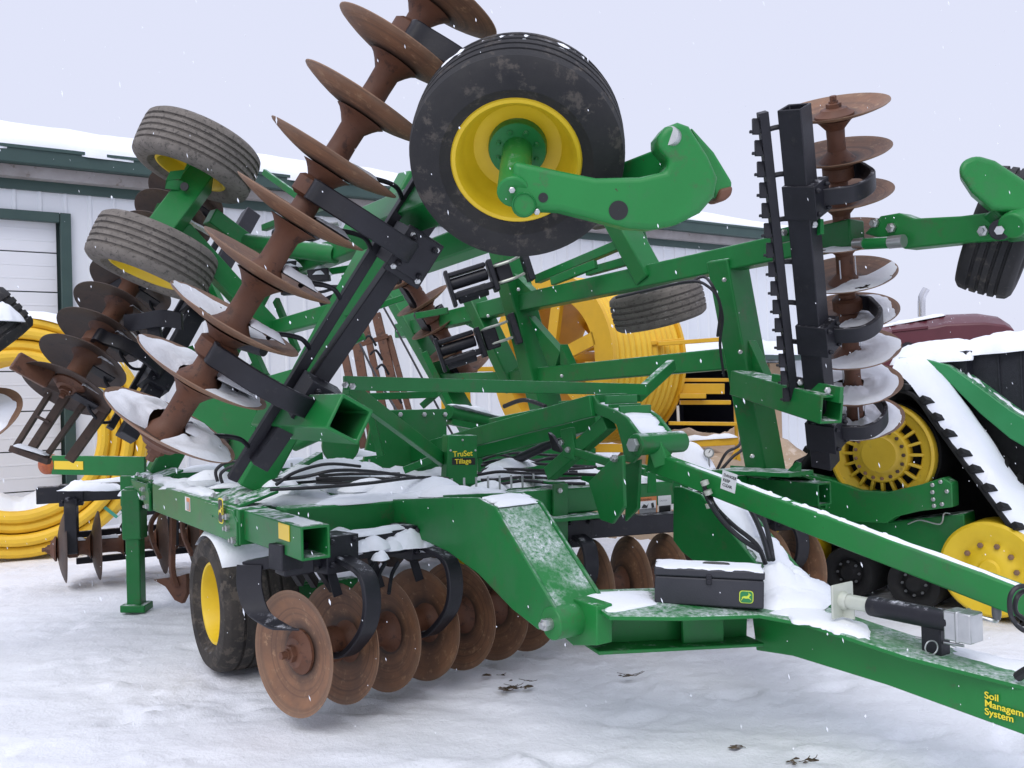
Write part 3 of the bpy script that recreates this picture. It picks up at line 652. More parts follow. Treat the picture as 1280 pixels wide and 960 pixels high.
def dishsnow(c, d, th=.05, r0=.09, r1=.29, a0=0., a1=360., R=.32, ref=None, seed=0):
    """snow held in the hollow of an upturned disc"""
    d = nrm(d); a = nrm(np.cross(d, A3(0,0,1) if ref is None else ref)); b = np.cross(d, a); vs = []; n, m = 72, 14
    for i in range(n+1):
        q = math.radians(a0+(a1-a0)*i/n); e = 1 if a1-a0 > 355 else max(0, 1-abs(2*i/n-1)**4)
        for j in range(m+1):
            t = j/m; r = r0+(r1-r0)*t*(1+.16*nz(math.cos(q)*1.5+seed, math.sin(q)*1.5, seed)); h = .062*(r/R)**2.2+.004+th*e*max(0, 1-t**2.2)*(1+.5*nz(r*9, q, seed))
            vs.append(c+(a*math.cos(q)+b*math.sin(q))*r+d*h)
    SNOW.add(vs, [[i*(m+1)+j, i*(m+1)+j+1, (i+1)*(m+1)+j+1, (i+1)*(m+1)+j] for i in range(n) for j in range(m) if nz(seed+7*(r0+(r1-r0)*(j+.5)/m)*math.cos(math.radians(a0+(a1-a0)*i/n)), 7*(r0+(r1-r0)*(j+.5)/m)*math.sin(math.radians(a0+(a1-a0)*i/n)), 6.+seed) < (2. if th > .03 else .50)-.25*((j+.5)/m)**3])

def wheel(c, ax, R=.425, wd=.33, tyre='rubber', hub='green', dish=1., lug=False, name='transport_wheel', grooves=4, inner=True):
    ax = nrm(ax); hw = wd/2; rb = .245*R/.425
    h = G().lathe([(.001,.055),(.045,.055),(.05,.035),(.115,.03),(.12,.01),(.12,-.02),(.001,-.03)], c-ax*.01, ax, 32)
    e1 = nrm(np.cross(ax, Z)); e2 = np.cross(ax, e1)
    h.bolts([c+ax*.018+(e1*math.cos(q)+e2*math.sin(q))*.083 for q in np.linspace(.3, 6.583, 9)[:-1]], ax, .011, .01)
    ho = h.build(name, hub, H)
    pr = [(rb-.005,-hw*.72),(rb+.02,-hw*.80),(R*.70,-hw*.97),(R*.80,-hw),(R*.90,-hw*.96),(R*.955,-hw*.86)]
    n = grooves; tw = hw*.80
    pr.append((R*.975, -tw))
    for k in range(n):
        a = -tw+2*tw*(k+1)/(n+1); gw = .007 if not lug else .004; e = R*(1-.018*(a/tw)**2)
        pr += [(e,a-gw-.003),(e-.014,a-gw),(e-.014,a+gw),(e,a+gw+.003)]
    pr += [(R*.975, tw)]+[(r, -x) for r, x in pr[:6][::-1]]
    t = G().lathe(pr, c, ax, 80, closed=True)
    if lug:
        for k in range(34):
            for sg in (-1, 1):
                q = 2*math.pi*(k+(.5 if sg > 0 else 0))/34; e = e1*math.cos(q)+e2*math.sin(q); tn = np.cross(ax, e)
                t.box(c+e*(R-.001)+ax*sg*hw*.42, ax*hw*.36+tn*.028, tn*.016, e*.004)
    t.build('tyre', tyre, ho, ang=30)
    for sgn in ((1, -1) if inner else (1,)):
        pass
    dp = .02*dish
    r_ = G().lathe([(rb+.013,hw*.76),(rb+.006,hw*.80),(rb-.008,hw*.79),(rb-.022,hw*.66),(rb-.03,hw*.40),(rb-.04,hw*.28),(rb-.07,dp+.02),(.135,dp),(.10,dp),(.10,dp-.03),(.13,dp-.03),(rb-.07,-hw*.2),(rb-.03,-hw*.5),(rb-.01,-hw*.79),(rb+.013,-hw*.78)], c, ax, 56, closed=True)
    ro = r_.build('rim', 'yellow', ho)
    return ho

# ------------------------------------------------------------------ centre frame
rail = G().beam(MR(-4.05, 0, .985), MR(0, 0, .985), .15, .165, Z, wall=.014)
rail.build('frame_rail', 'green', H, .012)
g = G().beam(MR(-2.9, -.02, .975), MR(-.86, -.02, .975), .17, .20, Z); g.build('rail_sleeve', 'green', H, .008)
G().beam(MR(-4.05, 3.85, .985), MR(0, 3.85, .985), .15, .165, Z, wall=.014).build('frame_rail', 'green', H, .012)
for u in (-.72, -2.2, -3.85):
    G().beam(MR(u, .08, 1.0), MR(u, 3.77, 1.0), .16, .17).build('cross_beam', 'green', H, .012)
for v in (.80, 1.45, 2.4, 3.05):
    G().beam(MR(-3.77, v, .99), MR(-.80, v, .99), .12, .15).build('inner_beam', 'green', H, .01)
# rail brackets that carry the wing hinges
def bracket(u, v, sg, zz=0):
    o = -sg*.095; q = lambda du, z: MR(u+du, v+o, z+zz)
    g = G().prism([q(-.26,1.06), q(.30,1.06), q(.38,1.0), q(.38,.87), q(.26,.87), q(.10,.98), q(-.16,1.0)], L*(-sg*.02))
    g.prism([q(-.30,1.065)+L*sg*.02, q(.30,1.065)+L*sg*.02, MR(u+.30, v+sg*.16, 1.14+zz), MR(u-.30, v+sg*.16, 1.14+zz)], Z*.02)
    g.beam(q(.32,.86), q(.32,1.07), .035, .03, F).beam(q(-.12,.98), q(-.12,1.07), .03, .03, F)
    b = g.build('hinge_bracket', 'green', H, .005)
    boltset(b, 'steel', [q(.24,.955)-L*sg*.02, q(.24,1.02)-L*sg*.02, q(.345,.90)-L*sg*.02], -L*sg, .02, .02, name='bolt'); boltset(b, 'steel', [q(-.22,1.09)+L*sg*.03, q(.02,1.09)+L*sg*.03, q(.24,1.09)+L*sg*.03], Z, .018)
bracket(-1.25, 0, 1); bracket(-3.35, 0, 1); bracket(-.45, 3.85, -1); bracket(-3.0, 3.85, -1)
# yellow reflector, amber lamp on its arm
rf = hit(355, 665, L, MR(0, -.078, 0)); G().box(rf, F*.075, L*.002, Z*.04).build('reflector', 'refl', H)
ap = [P(x, y, d) for x, y, d in ((182, 583, 7.55), (66, 581, 7.75))]
arm_ = G().beam(ap[0], ap[1], .035, .16).build('lamp_arm', 'green', H, .004)
adir = nrm(ap[1]-ap[0]); an = nrm(np.cross(adir, Z)); an = an if np.dot(an, ap[0]-C0) < 0 else -an
G().box(ap[1]-adir*.17+an*.020, adir*.14, an*.0015, Z*.035).build('reflector', 'refl', arm_)
G().lathe([(.001,.045),(.05,.038),(.08,.015),(.085,-.03),(.085,-.06),(.001,-.06)], ap[1]+adir*.055, an, 28).build('marker_lamp', 'amber', H)
G().beam(P(165, 612, 7.6)-Z*.13, P(165, 600, 7.6)+Z*.04, .15, .12).build('lamp_bracket', 'green', arm_, .006)
# parking stand
sb_ = PZ(171, 763, 0); G().beam(sb_+Z*.04, sb_+Z*1.0, .115, .115).box(sb_+Z*.03, RT*.10, YF*.09, Z*.03).build('stand_leg', 'green', H, .01)
sl_ = G().beam(sb_+Z*.58, sb_+Z*.98, .15, .15).build('stand_sleeve', 'green', H, .01)

# goosenecks: sloping boxed arms down to the tongue pivots
gp = [(560,622),(596,622),(618,634),(660,705),(700,772),(692,790),(672,787),(640,762),(598,718),(560,690),(530,676),(470,662),(470,625)]
gpts = [PV(x, y, .74) for x, y in gp]
def mirror(p):
    q = p-O; return O+F*(q@F)+L*(3.18-(q@L))+Z*(q[2]-.06)
fpts = [PV(x, y, .74) for x, y in ((588,622),(596,622),(618,634),(660,705),(700,772),(692,790),(672,787),(640,762),(598,718),(588,700))]
for k, ps in enumerate((gpts, [mirror(p) for p in fpts])):
    sg = 1 if k == 0 else -1; uv = lambda p: p
    side = G().prism(ps, L*sg*.022); side.prism([p+L*sg*.27 for p in ps], L*sg*.022)
    gn = side.build('gooseneck', 'green', H, .006)
    top = [ps[i]+L*sg*.023-Z*.012 for i in (1, 2, 3, 4)]
    G().add([p for t in top for p in (t, t+L*sg*.246)]+[p-Z*.016-F*.012 for t in top for p in (t, t+L*sg*.246)],
            [[2*i,2*i+1,2*i+3,2*i+2] for i in range(3)]+[[8+2*i,8+2*i+2,8+2*i+3,8+2*i+1] for i in range(3)]+[[0,8,9,1],[6,7,15,14]]+[[2*i,2*i+2,8+2*i+2,8+2*i] for i in range(3)]+[[2*i+1,8+2*i+1,8+2*i+3,2*i+3] for i in range(3)]).build('sloping_plate', 'frosted', gn)
    e = (ps[4]+ps[5])/2-F*.035
    G().cyl(e-L*sg*.03, e+L*sg*.31, .026).lathe([(.028,0),(.028,.03),(.016,.032),(.016,.045),(.001,.045)], e-L*sg*.02, -L*sg, 6).build('pivot_pin', 'steel', gn)
    G().cyl(e-L*sg*.008, e+L*sg*.30, .075).build('pivot_boss', 'greenclean', gn, .006)
for i in range(3):                                            # snow lying thin on the near slope
    a, b = gpts[1+i]+L*.03, gpts[2+i]+L*.03
    if i == 0: heap(a, b, b+L*.235, a+L*.235, .02, (16, 10), rag=.35, base=.6)
gm = [mirror(p) for p in fpts]
for i in range(3): heap(gm[1+i]-L*.25, gm[2+i]-L*.25, gm[2+i]-L*.03, gm[1+i]-L*.03, .05, (12, 8), rag=.4, base=.5)
# clamp plates on the front cross beam
for v, w_ in ((1.33, .03), (1.30, .03)): pass
cp = [hit(x, y, F, MR(-.62, 0, 0)) for x, y in ((690,605),(708,604),(708,678),(690,676))]
G().prism([p for p in cp], F*.02-L*.0).build('clamp_plate', 'green', H, .004)
cl = G().box((cp[0]+cp[1])/2-F*.20+Z*.005, F*.20, nrm(cp[1]-cp[0])*.05, Z*.008).build('clamp_plate', 'green', H, .004)
boltset(cl, 'steel', [hit(x, y, F, MR(-.60, 0, 0)) for x, y in ((699,613),(699,668))], F, .018, name='bolt')

# ------------------------------------------------------------------ tongue
tA, tB = PV(700, 742, .87), PV(1280, 857, 1.79)
LR = nrm(L-Z*.025); tN = nrm(np.cross(tB-tA, LR)); tN = tN if tN[2] > 0 else -tN
def HT(px, py, up=0): return hit(px, py, tN, tA+tN*up)
topo = [(700,742),(745,757),(762,770),(850,771),(950,768),(1010,779),(1134,820),(1280,857),(1420,894)]
back = [(1460,872),(1280,838),(1210,816),(1100,781),(1032,758),(1024,740),(955,742),(815,735),(720,738)]
tg = G()
bm_ = [PV(x, y, 1.79) for x, y in ((940,771),(1010,781),(1134,822),(1280,859),(1430,897),(1430,964),(1280,919),(1110,857),(990,820),(945,813))]
tg.prism(bm_, L*.25)
tong = tg.build('tongue', 'greenclean', H, .006)
G().prism([HT(*q)+tN*.001 for q in topo+back], -tN*.021).build('tongue_deck', 'frosted', tong, .004)
n1, n2 = PV(742, 783, .93), PV(948, 792, 1.76); n1 = A3(n1[0], n1[1], HT(742,757)[2]-.11); n2 = A3(n2[0], n2[1], HT(948,768)[2]-.11)
wv = nrm(n2-n1); wl = nrm(np.cross(Z, wv))
lg_ = G().beam(n1+wl*.10, n2+wl*.10, .02, .20).beam(n1-Z*.105+wl*.05, n2-Z*.105+wl*.05, .20, .018).beam(n1+Z*.095+wl*.05, n2+Z*.095+wl*.05, .2, .018)
gq = n1+(n2-n1)*.66; lg_.box(gq+wl*.02, wv*.11, wl*.012, Z*.098)
lg_.prism([PV(x, y, .87) for x, y in ((697,743),(722,750),(746,758),(746,807),(716,807),(697,790))], L*.09)
lg_.build('tongue_arm', 'greenclean', H, .005)
fe = [HT(1006,738), HT(1029,733), HT(1029,757), HT(1022,757)]
fc = HT(1018, 742); G().beam(fc-Z*.10+L*.06-F*.03, fc+Z*.03+L*.06-F*.03, .03, .16, F).beam(fc-Z*.09-L*.15, fc-Z*.09+L*.05, .14, .02).beam(HT(960,742)-Z*.1, fc-Z*.06, .10, .13).build('tongue_arm', 'greenclean', H, .005)
# lettering on the tongue
tr_ = nrm(PV(1280,888,1.785)-PV(1180,860,1.785))
text('Soil\nManagement\nSystem', 'tongue_lettering', 'decy', tong, PV(1231,872,1.785)-L*.003, tr_, Z+tr_*.0, .037, .0008, 1.05, .85, .0005)

# top link from the mast down to the hitch
la, lb = PV(815, 576, 1.92), PV(1290, 756, 1.92)
lk = G().beam(la, lb, .075, .115).build('levelling_bar', 'greenclean', H, .008)
dvl = nrm(lb-la); dn = nrm(np.cross(dvl, Z)); dn = dn if np.dot(dn, C0-la) > 0 else -dn; du = np.cross(dn, dvl); du = du if du[2] > 0 else -du
dc = hit(911, 602, dn, la+dn*.039); ddec = G().box(dc, dvl*.05, dn*.0012, du*.05).build('caution_decal', 'decw', lk)
rr_ = dvl if np.dot(dvl, RT) > 0 else -dvl
for k, tx in enumerate(('DANGER', 'KEEP', 'CLEAR')):
    text(tx, 'decal_lettering', 'deck', ddec, dc+dn*.002-rr_*.038+du*(.020-.026*k), rr_, du, .022)
ridge(la+Z*.055+(lb-la)*.12, lb+Z*.058, .045, .012, rag=.7, n=60)
def ztop(px, py, v): return PV(px, py, v)
# mast: two plates, cross plates, boss
mpx = [(733,494),(742,494),(747,504),(772,514),(783,522),(800,545),(798,570),(790,579),(780,577),(777,556),(770,531),(760,524),(747,519),(738,515)]
for k in (0, 1):
    g = G().prism([PV(x, y, 1.78)+L*.24*k for x, y in mpx], L*.025)
    if k == 0: ma = g.build('mast_plate', 'green', H, .006)
    else: g.build('mast_plate', 'green', H, .006)
mtop = [PV(x, y, 1.80) for x, y in ((745,503),(772,515),(784,523),(801,546))]
for i in range(3):
    a, b = mtop[i], mtop[i+1]; G().prism([a, b, b+L*.22, a+L*.22], -Z*.018).build('mast_cross_plate', 'green', ma, .003)
    heap(a, b, b+L*.22, a+L*.22, .012, (10, 6), rag=.5)
for x, y in ((745,498),(757,500)):
    p = PV(x, y, 1.79); G().beam(p, p+L*.24, .02, .05).beam(p+F*.12-Z*.06, p+L*.24+F*.12-Z*.06, .02, .05).build('mast_spacer', 'green', ma, .003)
b0 = PV(794, 556, 1.74); G().cyl(b0, b0+L*.36, .062).build('mast_boss', 'green', ma, .006)
G().cyl(b0-L*.03, b0-L*.002, .04, n=6).build('bolt', 'steel', ma)
la2 = PV(812, 572, 1.9); G().beam(b0+L*.16, la+dvl*.1, .11, .09).build('link_clevis', 'greenclean', ma, .006)
up_ = [(735,603),(766,571),(778,569),(780,634),(765,655),(750,650)]
for k, vv in enumerate((1.66, 1.90)):
    sh_ = 0 if k == 0 else 0
    m_ = G().prism([PV(x, y, vv)-L*0 for x, y in (up_ if k == 0 else ((781,581),(799,574),(797,636),(781,652)))], L*.025).build('mast_upright', 'green', H, .006)
    if k == 0: boltset(m_, 'steel', [PV(770, 573, 1.66)], -L, .022, .02, name='bolt')
rm = [MR(-.62, 1.6, .905), MR(-.62, 2.3, .905)]
G().beam(MR(-.60, 1.55, .90), MR(-.60, 2.25, .90), .2, .025).build('mast_foot', 'green', H, .004)
# lift levers, struts
def vb(nm, x0, y0, x1, y1, v0, v1, w_, h_, mat='green', bev=.006, par=None):
    return G().beam(PV(x0, y0, v0), PV(x1, y1, v1), w_, h_).build(nm, mat, par or H, bev)
vb('lift_lever', 424, 592, 742, 507, 1.72, 1.78, .05, .13); vb('lift_lever', 440, 604, 748, 524, 2.0, 2.05, .05, .12)
vb('lift_strut', 688, 592, 762, 528, 1.85, 1.85, .08, .09)
G().tube([PV(645, 575, 2.2), PV(755, 523, 2.1)], .035, 12).build('lift_cylinder', 'black', H)
G().tube([PV(715, 545, 2.1), PV(750, 524, 2.1)], .02, 12).build('cylinder_rod', 'steel', H)
k_ = G().prism([PV(x, y, 1.80) for x, y in ((700,537),(714,534),(718,560),(716,575),(704,570))], L*.03).build('rocker_plate', 'green', H, .005)
boltset(k_, 'steel', [PV(703, 553, 1.80), PV(711, 562, 1.8)], -L, .02, name='bolt')
G().prism([PV(x, y, 1.84) for x, y in ((684,540),(690,545),(703,567),(690,563))], L*.03).build('rocker_plate', 'black', H, .005)
vb('tie_rod', 720, 565, 768, 580, 1.82, 1.76, .03, .05); vb('tie_rod', 745, 572, 806, 590, 2.2, 2.3, .03, .04)
# braces from wing to wing
br0, br1 = P(430, 479, 4.75), P(808, 487, 6.15)
G().beam(br0, br1, .03, .075).build('transport_brace', 'green', H, .004)
q0 = P(806, 490, 6.2); G().beam(P(796, 496, 6.2), P(840, 456, 6.6), .06, .08).build('transport_brace', 'green', H, .006)
G().beam(P(455, 496, 6.4), P(545, 493, 6.9), .04, .05).beam(P(527, 508, 6.9), P(553, 486, 6.9), .035, .05).build('transport_brace', 'green', H, .004)
dg = G().beam(P(433, 484, 4.85), P(560, 580, 6.3), .045, .085).build('diagonal_brace', 'green', H, .004)
boltset(dg, 'steel', [P(432, 481, 4.73), P(441, 483, 4.74)], -YF, .018, name='bolt')
G().beam(P(462, 515, 6.6), P(476, 570, 6.6), .05, .05).build('upright_post', 'green', H, .004)
# covers: centre rear plate, housing, lettered control box
cpn = nrm(F+A3(0,-.25,0)); cpr = nrm(np.cross(Z, cpn)); cpr = cpr if np.dot(cpr, RT) > 0 else -cpr
def facing(c, n, pts, th): return [hit(x, y, n, c) for x, y in pts], -n*th
rp, tv = facing(P(510, 555, 7.3), cpn, ((468,513),(558,511),(560,594),(452,594),(458,560)), .05)
rpo = G().prism(rp, tv).build('cover_plate', 'green', H, .006)
boltset(rpo, 'steel', [hit(x, y, cpn, P(510,555,7.3))+cpn*.0 for x, y in ((472,518),(500,518),(530,518),(556,518))], cpn, .02, name='bolt')
rp, tv = facing(P(640, 570, 7.6), cpn, ((598,540),(700,548),(745,560),(745,596),(598,596)), .05)
G().prism(rp, tv).build('cover_plate', 'green', H, .006)
G().tube([P(560,516,7.6), P(640,535,8.2)], .06, 14).beam(P(562,527,7.6), P(640,543,8.0), .08, .05).build('rockshaft', 'green', H)
ridge(P(566,512,7.6)+Z*.04, P(628,528,8.1)+Z*.04, .09, .04)
bx = P(578, 575, 6.15); bl_, tv = facing(bx, cpn, ((560,544),(597,544),(597,606),(558,606)), .10)
cbx = G().prism(bl_, tv).build('control_box', 'green', H, .008)
def onbox(x, y, o=.0): return hit(x, y, cpn, bx)+cpn*o
boltset(cbx, 'steel', [onbox(563,563), onbox(594,563), onbox(578,550)], cpn, .008, .006, name='bolt')
lp = G().prism([onbox(565,572,.0005), onbox(594,572,.0005), onbox(594,581,.0005), onbox(565,581,.0005)], cpn*.001).build('decal', 'deck', cbx)
text('TruSet', 'box_lettering', 'decy', cbx, onbox(566,571,.002), cpr, Z, .052, .0008, 1.0, .8, .0006)
text('Tillage', 'box_lettering', 'decy', cbx, onbox(568.5,580,.003), cpr, Z, .046, .0008, 1.0, .8, .0006)
# warning decals on the front cross beam
def ONF(x, y, o=0.): return hit(x, y, F, MR(-.64, 0, 0))+F*(.003+o)
dx = nrm(LR)
def quad(x0, y0, x1, y1, mat, par=None, o=0.): 
    a, b = ONF(x0, y0, o), ONF(x1, y1, o); w_ = (b-a)@L; h_ = b[2]-a[2]
    return G().prism([a, a+LR*w_, a+LR*w_+Z*h_, a+Z*h_], F*.001).build('warning_decal', mat, par or H)
q1 = quad(797, 622, 821, 645, 'deco'); quad(798.5, 627, 819.5, 636, 'decw', q1, .0015); quad(798.5, 636.5, 819.5, 644, 'decg', q1, .0015)
G().prism([ONF(x, y, .003) for x, y in ((801,635),(804,630),(808,632),(810,629),(808,635))], F*.001).prism([ONF(x, y, .003) for x, y in ((813,629),(816,628),(817,634),(814,635))], F*.001).build('decal_pictogram', 'deck', q1)
text('WARNING', 'decal_lettering', 'deck', q1, ONF(800, 626.4, .0015), LR, Z, .022, .0005)
q2 = quad(822, 620, 839, 644, 'decw')
for k in range(4): quad(823.2, 632.5+2.9*k, 837.6, 634.6+2.9*k, 'deck', q2, .0015)
text('CAUTION', 'decal_lettering', 'decg', q2, ONF(824, 627, .0015), LR, Z, .016, .0005)
# marks on the near rail
SL = lambda x, y, o=0.: hit(x, y, L, MR(-1, -.02-.085, 0))-L*(.002+o)
emblem(H, SL(282, 638, .024), F, Z, -L, .085, .145, 'decy', 'deck', 'decy')
a_ = SL(235, 630); wd_ = G().box(a_, F*.06, L*.001, Z*.045).build('warning_decal', 'decw', H)
G().box(a_+F*.018-L*.002, F*.038, L*.001, Z*.041).build('decal_panel', 'deco', wd_)
G().box(a_+F*.018-L*.0035-Z*.01, F*.034, L*.001, Z*.026).build('decal_panel', 'decg', wd_)

# ------------------------------------------------------------------ wheels under the centre
wc = MR(-1.57, .10, .425)
nw = wheel(wc+L*.03, -L, .425, .48, 'rubbermud', grooves=4)
wheel(MR(-2.7, 2.55, .46), L, .425, .38, 'rubbermud', grooves=5)
G().beam(MR(-1.57, .0, .43), MR(-1.57, .9, .43), .1, .1).beam(MR(-1.57, .55, .43), MR(-2.2, .55, .95), .14, .14).build('axle', 'green', H, .01)
G().beam(MR(-2.7, 2.0, .47), MR(-2.7, 2.6, .46), .1, .1).beam(MR(-2.7, 2.1, .47), MR(-2.2, 2.1, .95), .14, .14).build('axle', 'green', H, .01)
# snow cap on the near wheel
for k in range(2):
    vs = []; n, m = 16, 9
    for i in range(n+1):
        q = math.radians(40+88*i/n)
        for j in range(m+1):
            t = 2*j/m-1; e = max(0, 1-abs(2*i/n-1)**2.5)**.5*max(0, 1-abs(t)**3)**.5*(1 if k == 0 else .5)
            vs.append(wc+L*.03+(F*math.cos(q)*1+Z*math.sin(q))*(.421+.075*e*(1+.5*nz(i*.4, j*.5, k)))+L*t*.22)
    SNOW.add(vs, [[i*(m+1)+j, i*(m+1)+j+1, (i+1)*(m+1)+j+1, (i+1)*(m+1)+j] for i in range(n) for j in range(m)])

# ------------------------------------------------------------------ disc gangs of the centre section
c0, c1 = MR(-.32, .04, .385), MR(-.68, 1.69, .385)
g1 = gang(c0, c1-c0, 7, .281, Z*.50, -1, bear=(.60, 2.62), arm=.36, rot=.07)
c0f, c1f = MR(-.70, 2.20, .40), MR(-.32, 3.80, .42)
gang(c0f, c1f-c0f, 7, .281, Z*.40, 1, bear=(-.35, 5.55), arm=.30)
rdv = A3(.927, .375, 0); r0_ = M(-5.14, -.45, .35)
gang(r0_, rdv, 9, .284, Z*.50, 1, DM['darkdisc'], bear=(.45, 3.5), arm=.24, fwd=F, bw=.15, rot=-.12)
for x_, y_, d_ in ((198,640,7.6),(238,636,7.3),(262,640,7.3)):
    G().strip([P(x_,y_,d_), P(x_-9,y_+14,d_-.05), P(x_-8,y_+34,d_-.1), P(x_+2,y_+58,d_-.05)], F, .06, .03).build('curved_tine', 'rustdark', H, .003)
G().beam(P(182,628,7.7), P(275,634,7.2), .09, .09).build('tine_bar', 'black', H, .005)
r1_ = MR(-3.9, 2.1, .37); gang(r1_, nrm(L-F*.2), 7, .284, Z*.5, -1, DM['darkdisc'], bear=(1.5, 4.5), arm=.24)
ridge(P(82,612,8.35), P(150,612,7.95), .17, .09, rag=.3); ridge(r0_+Z*.59+rdv*.15, r0_+Z*.59+rdv*1.0, .15, .05)
for k in range(1, 7): ridge(r0_+rdv*(.284*k-.24)+Z*.068, r0_+rdv*(.284*k-.05)+Z*.068, .08, .03)
# end guard in front of the first disc
g = G().strip([P(312,706,4.75), P(312,735,4.72), P(322,765,4.66), P(345,782,4.55), P(358,787,4.5)], F*.6+L*.6, .14, .012)
g.beam(P(308,708,4.8), P(352,700,4.75), .07, .06); g.build('end_guard', 'black', H, .004)
ca = c0+Z*.50
for k, (x, y) in enumerate(((355,700),(372,702),(395,708))):
    G().beam(P(x, y-6, 4.75), P(x+22, y+28, 4.95), .035, .05).build('gang_strut', 'black', H, .004)
G().box(P(368,702,4.72), F*.07, L*.08, Z*.06).build('gang_mount', 'black', H, .008)
# snow on the front gang
dd = nrm(c1-c0)
for x_, y_, d_, rx_, ry_, h_ in ((445,684,4.98,.15,.12,.075),(466,682,5.0,.11,.10,.05),(428,690,4.93,.11,.09,.045),(410,694,4.88,.09,.07,.03),(508,680,5.15,.12,.11,.085),(524,680,5.18,.10,.09,.06),(490,683,5.08,.10,.09,.05),(545,684,5.25,.12,.08,.04)): lump(P(x_, y_, d_), rx_, ry_, h_, dd)
ridge(c0+dd*.2+Z*.56, c0+dd*1.6+Z*.56, .14, .03)
for b in (1.45, 3.45): lump(c0+dd*.281*b+Z*.46+F*.2, .05, .06, .035)
# ripper shank between the rear gang and the wheel
sk = PZ(218, 758, .02)
G().strip([sk+Z*.95+A3(.0,.05,0), sk+Z*.55, sk+Z*.30-A3(.01,0,0), sk+Z*.16+A3(.02,0,0)], F, .07, .04).prism([sk+A3(-.17,0,.22), sk+A3(.03,0,.24), sk+A3(.10,0,.26), sk+A3(.10,0,.10), sk+A3(.06,0,.02), sk+A3(0,0,.05), sk+A3(-.07,0,.16)], A3(.02,.03,0)).build('chisel_shank', 'rustdark', H, .004)
# rolling basket bars behind the rear gang
rb_ = G()
for z_, o_ in ((.14, .5), (.28, .62), (.40, .45)):
    rb_.beam(r0_-F*o_+A3(.25,0,z_-.35+.02), r0_-F*o_+rdv*2.0+A3(.2,0,z_-.35+.05), .05, .06)
for k in range(5): rb_.beam(r0_-F*.5+rdv*(.35+.42*k)+Z*-.22, r0_-F*.5+rdv*(.35+.42*k)+Z*.08, .05, .03, F)
rb_.build('rolling_basket', 'black', H, .004)
hl = G().beam(r0_+Z*.5+rdv*.12-F*.0, r0_+rdv*.12+Z*.02, .10, .09).beam(r0_+Z*.48+rdv*.75, r0_+rdv*.55+Z*.14, .05, .06).beam(r0_+Z*.30+rdv*.55, r0_+rdv*1.1+Z*.33, .05, .12)
hl.build('gang_hanger', 'black', H, .006)
for k in range(3): G().tube([r0_+rdv*(.284*(k+1))-Z*.32, r0_+rdv*(.284*(k+1))-Z*.41], .006, 6).build('icicle', 'snow', H)

# ------------------------------------------------------------------ near wing, folded up
A0, H7 = P(205, 545, 4.2), P(492, 78, 4.11); wd0 = nrm(H7-A0)
inn = nrm(np.cross(wd0, F)); inn = inn if np.dot(inn, L) > 0 else -inn
gw, dW, nW, mW = gang(A0, wd0, 10, .2845, inn*.53, 1, bear=(1.62, 4.6, 7.45), arm=.26, scr=2, spool=.059, bw=.088, bpts=(P(323,582,4.5), P(606,170,4.6)))
for i, (th, a0, a1) in enumerate(((.075, 20, 330), (.035, 40, 320), (.012, 150, 300))):
    dishsnow(A0+dW*.2845*i, dW, th, .10, .30, a0, a1, seed=i*3.3)
# frame tubes of that wing
t1a, t1b = WN(312, 610), WN(520, 224)
G().beam(t1a, t1b, .19, .19, F).build('wing_tube', 'green', H, .014)
t2a, t2b = WN(198, 594), WN(340, 330)
G().beam(t2a, t2b, .19, .17, F).build('wing_tube', 'green', H, .014)
G().beam(WN(330, 352), WN(535, 268), .14, .14).build('wing_beam', 'green', H, .012)
tb1 = WN(862, 201, .06)
G().beam(WN(500, 334), tb1, .15, .14).build('wing_beam', 'green', H, .012)
G().beam(WN(228, 512), WN(392, 470), .13, .13).build('wing_beam', 'green', H, .012)
G().beam(WN(275, 430), WN(440, 385), .11, .11).build('wing_beam', 'green', H, .012)
# stub the gang beam is clamped to, its open end facing us
s_e = P(438, 524, 4.0); s_b = s_e-F*1.0
G().beam(s_b, s_e, .17, .17, nrm(Z+L*.55), wall=.016, depth=.5).build('gang_stub', 'green', H, .012)
su = P(560, 246, 4.25); G().beam(su-F*1.0, su+F*.06, .16, .16, nrm(Z+L*.55), wall=.016).build('gang_stub', 'green', H, .012)
for q in (A0+dW*1.3+nW*.53, A0+dW*2.0+nW*.53):
    cpo = G().box(q+mW*.09, dW*.12, nW*.10, mW*.014).build('stub_clamp', 'black', H, .006)
    boltset(cpo, 'steel', [q+mW*.105+dW*a*.085+nW*b*.07 for a in (-1, 1) for b in (-1, 1)], mW, .016, name='bolt')
pl = [P(x, y, 6.3) for x, y in ((232,500),(262,482),(300,478),(322,505),(318,560),(305,592),(284,590),(262,560),(236,545))]
pp = G().prism(pl, YF*.03).build('pivot_plate', 'green', H, .006)
G().tube([P(284,548,6.26), P(279,560,6.26), P(283,580,6.26)], .025, 8).build('plate_slot', 'deck', pp)
G().lathe([(.02,0),(.035,.0),(.035,.02),(.02,.02)], P(280,572,6.26), -YF, 20, closed=True).build('lynch_pin', 'steel', pp)
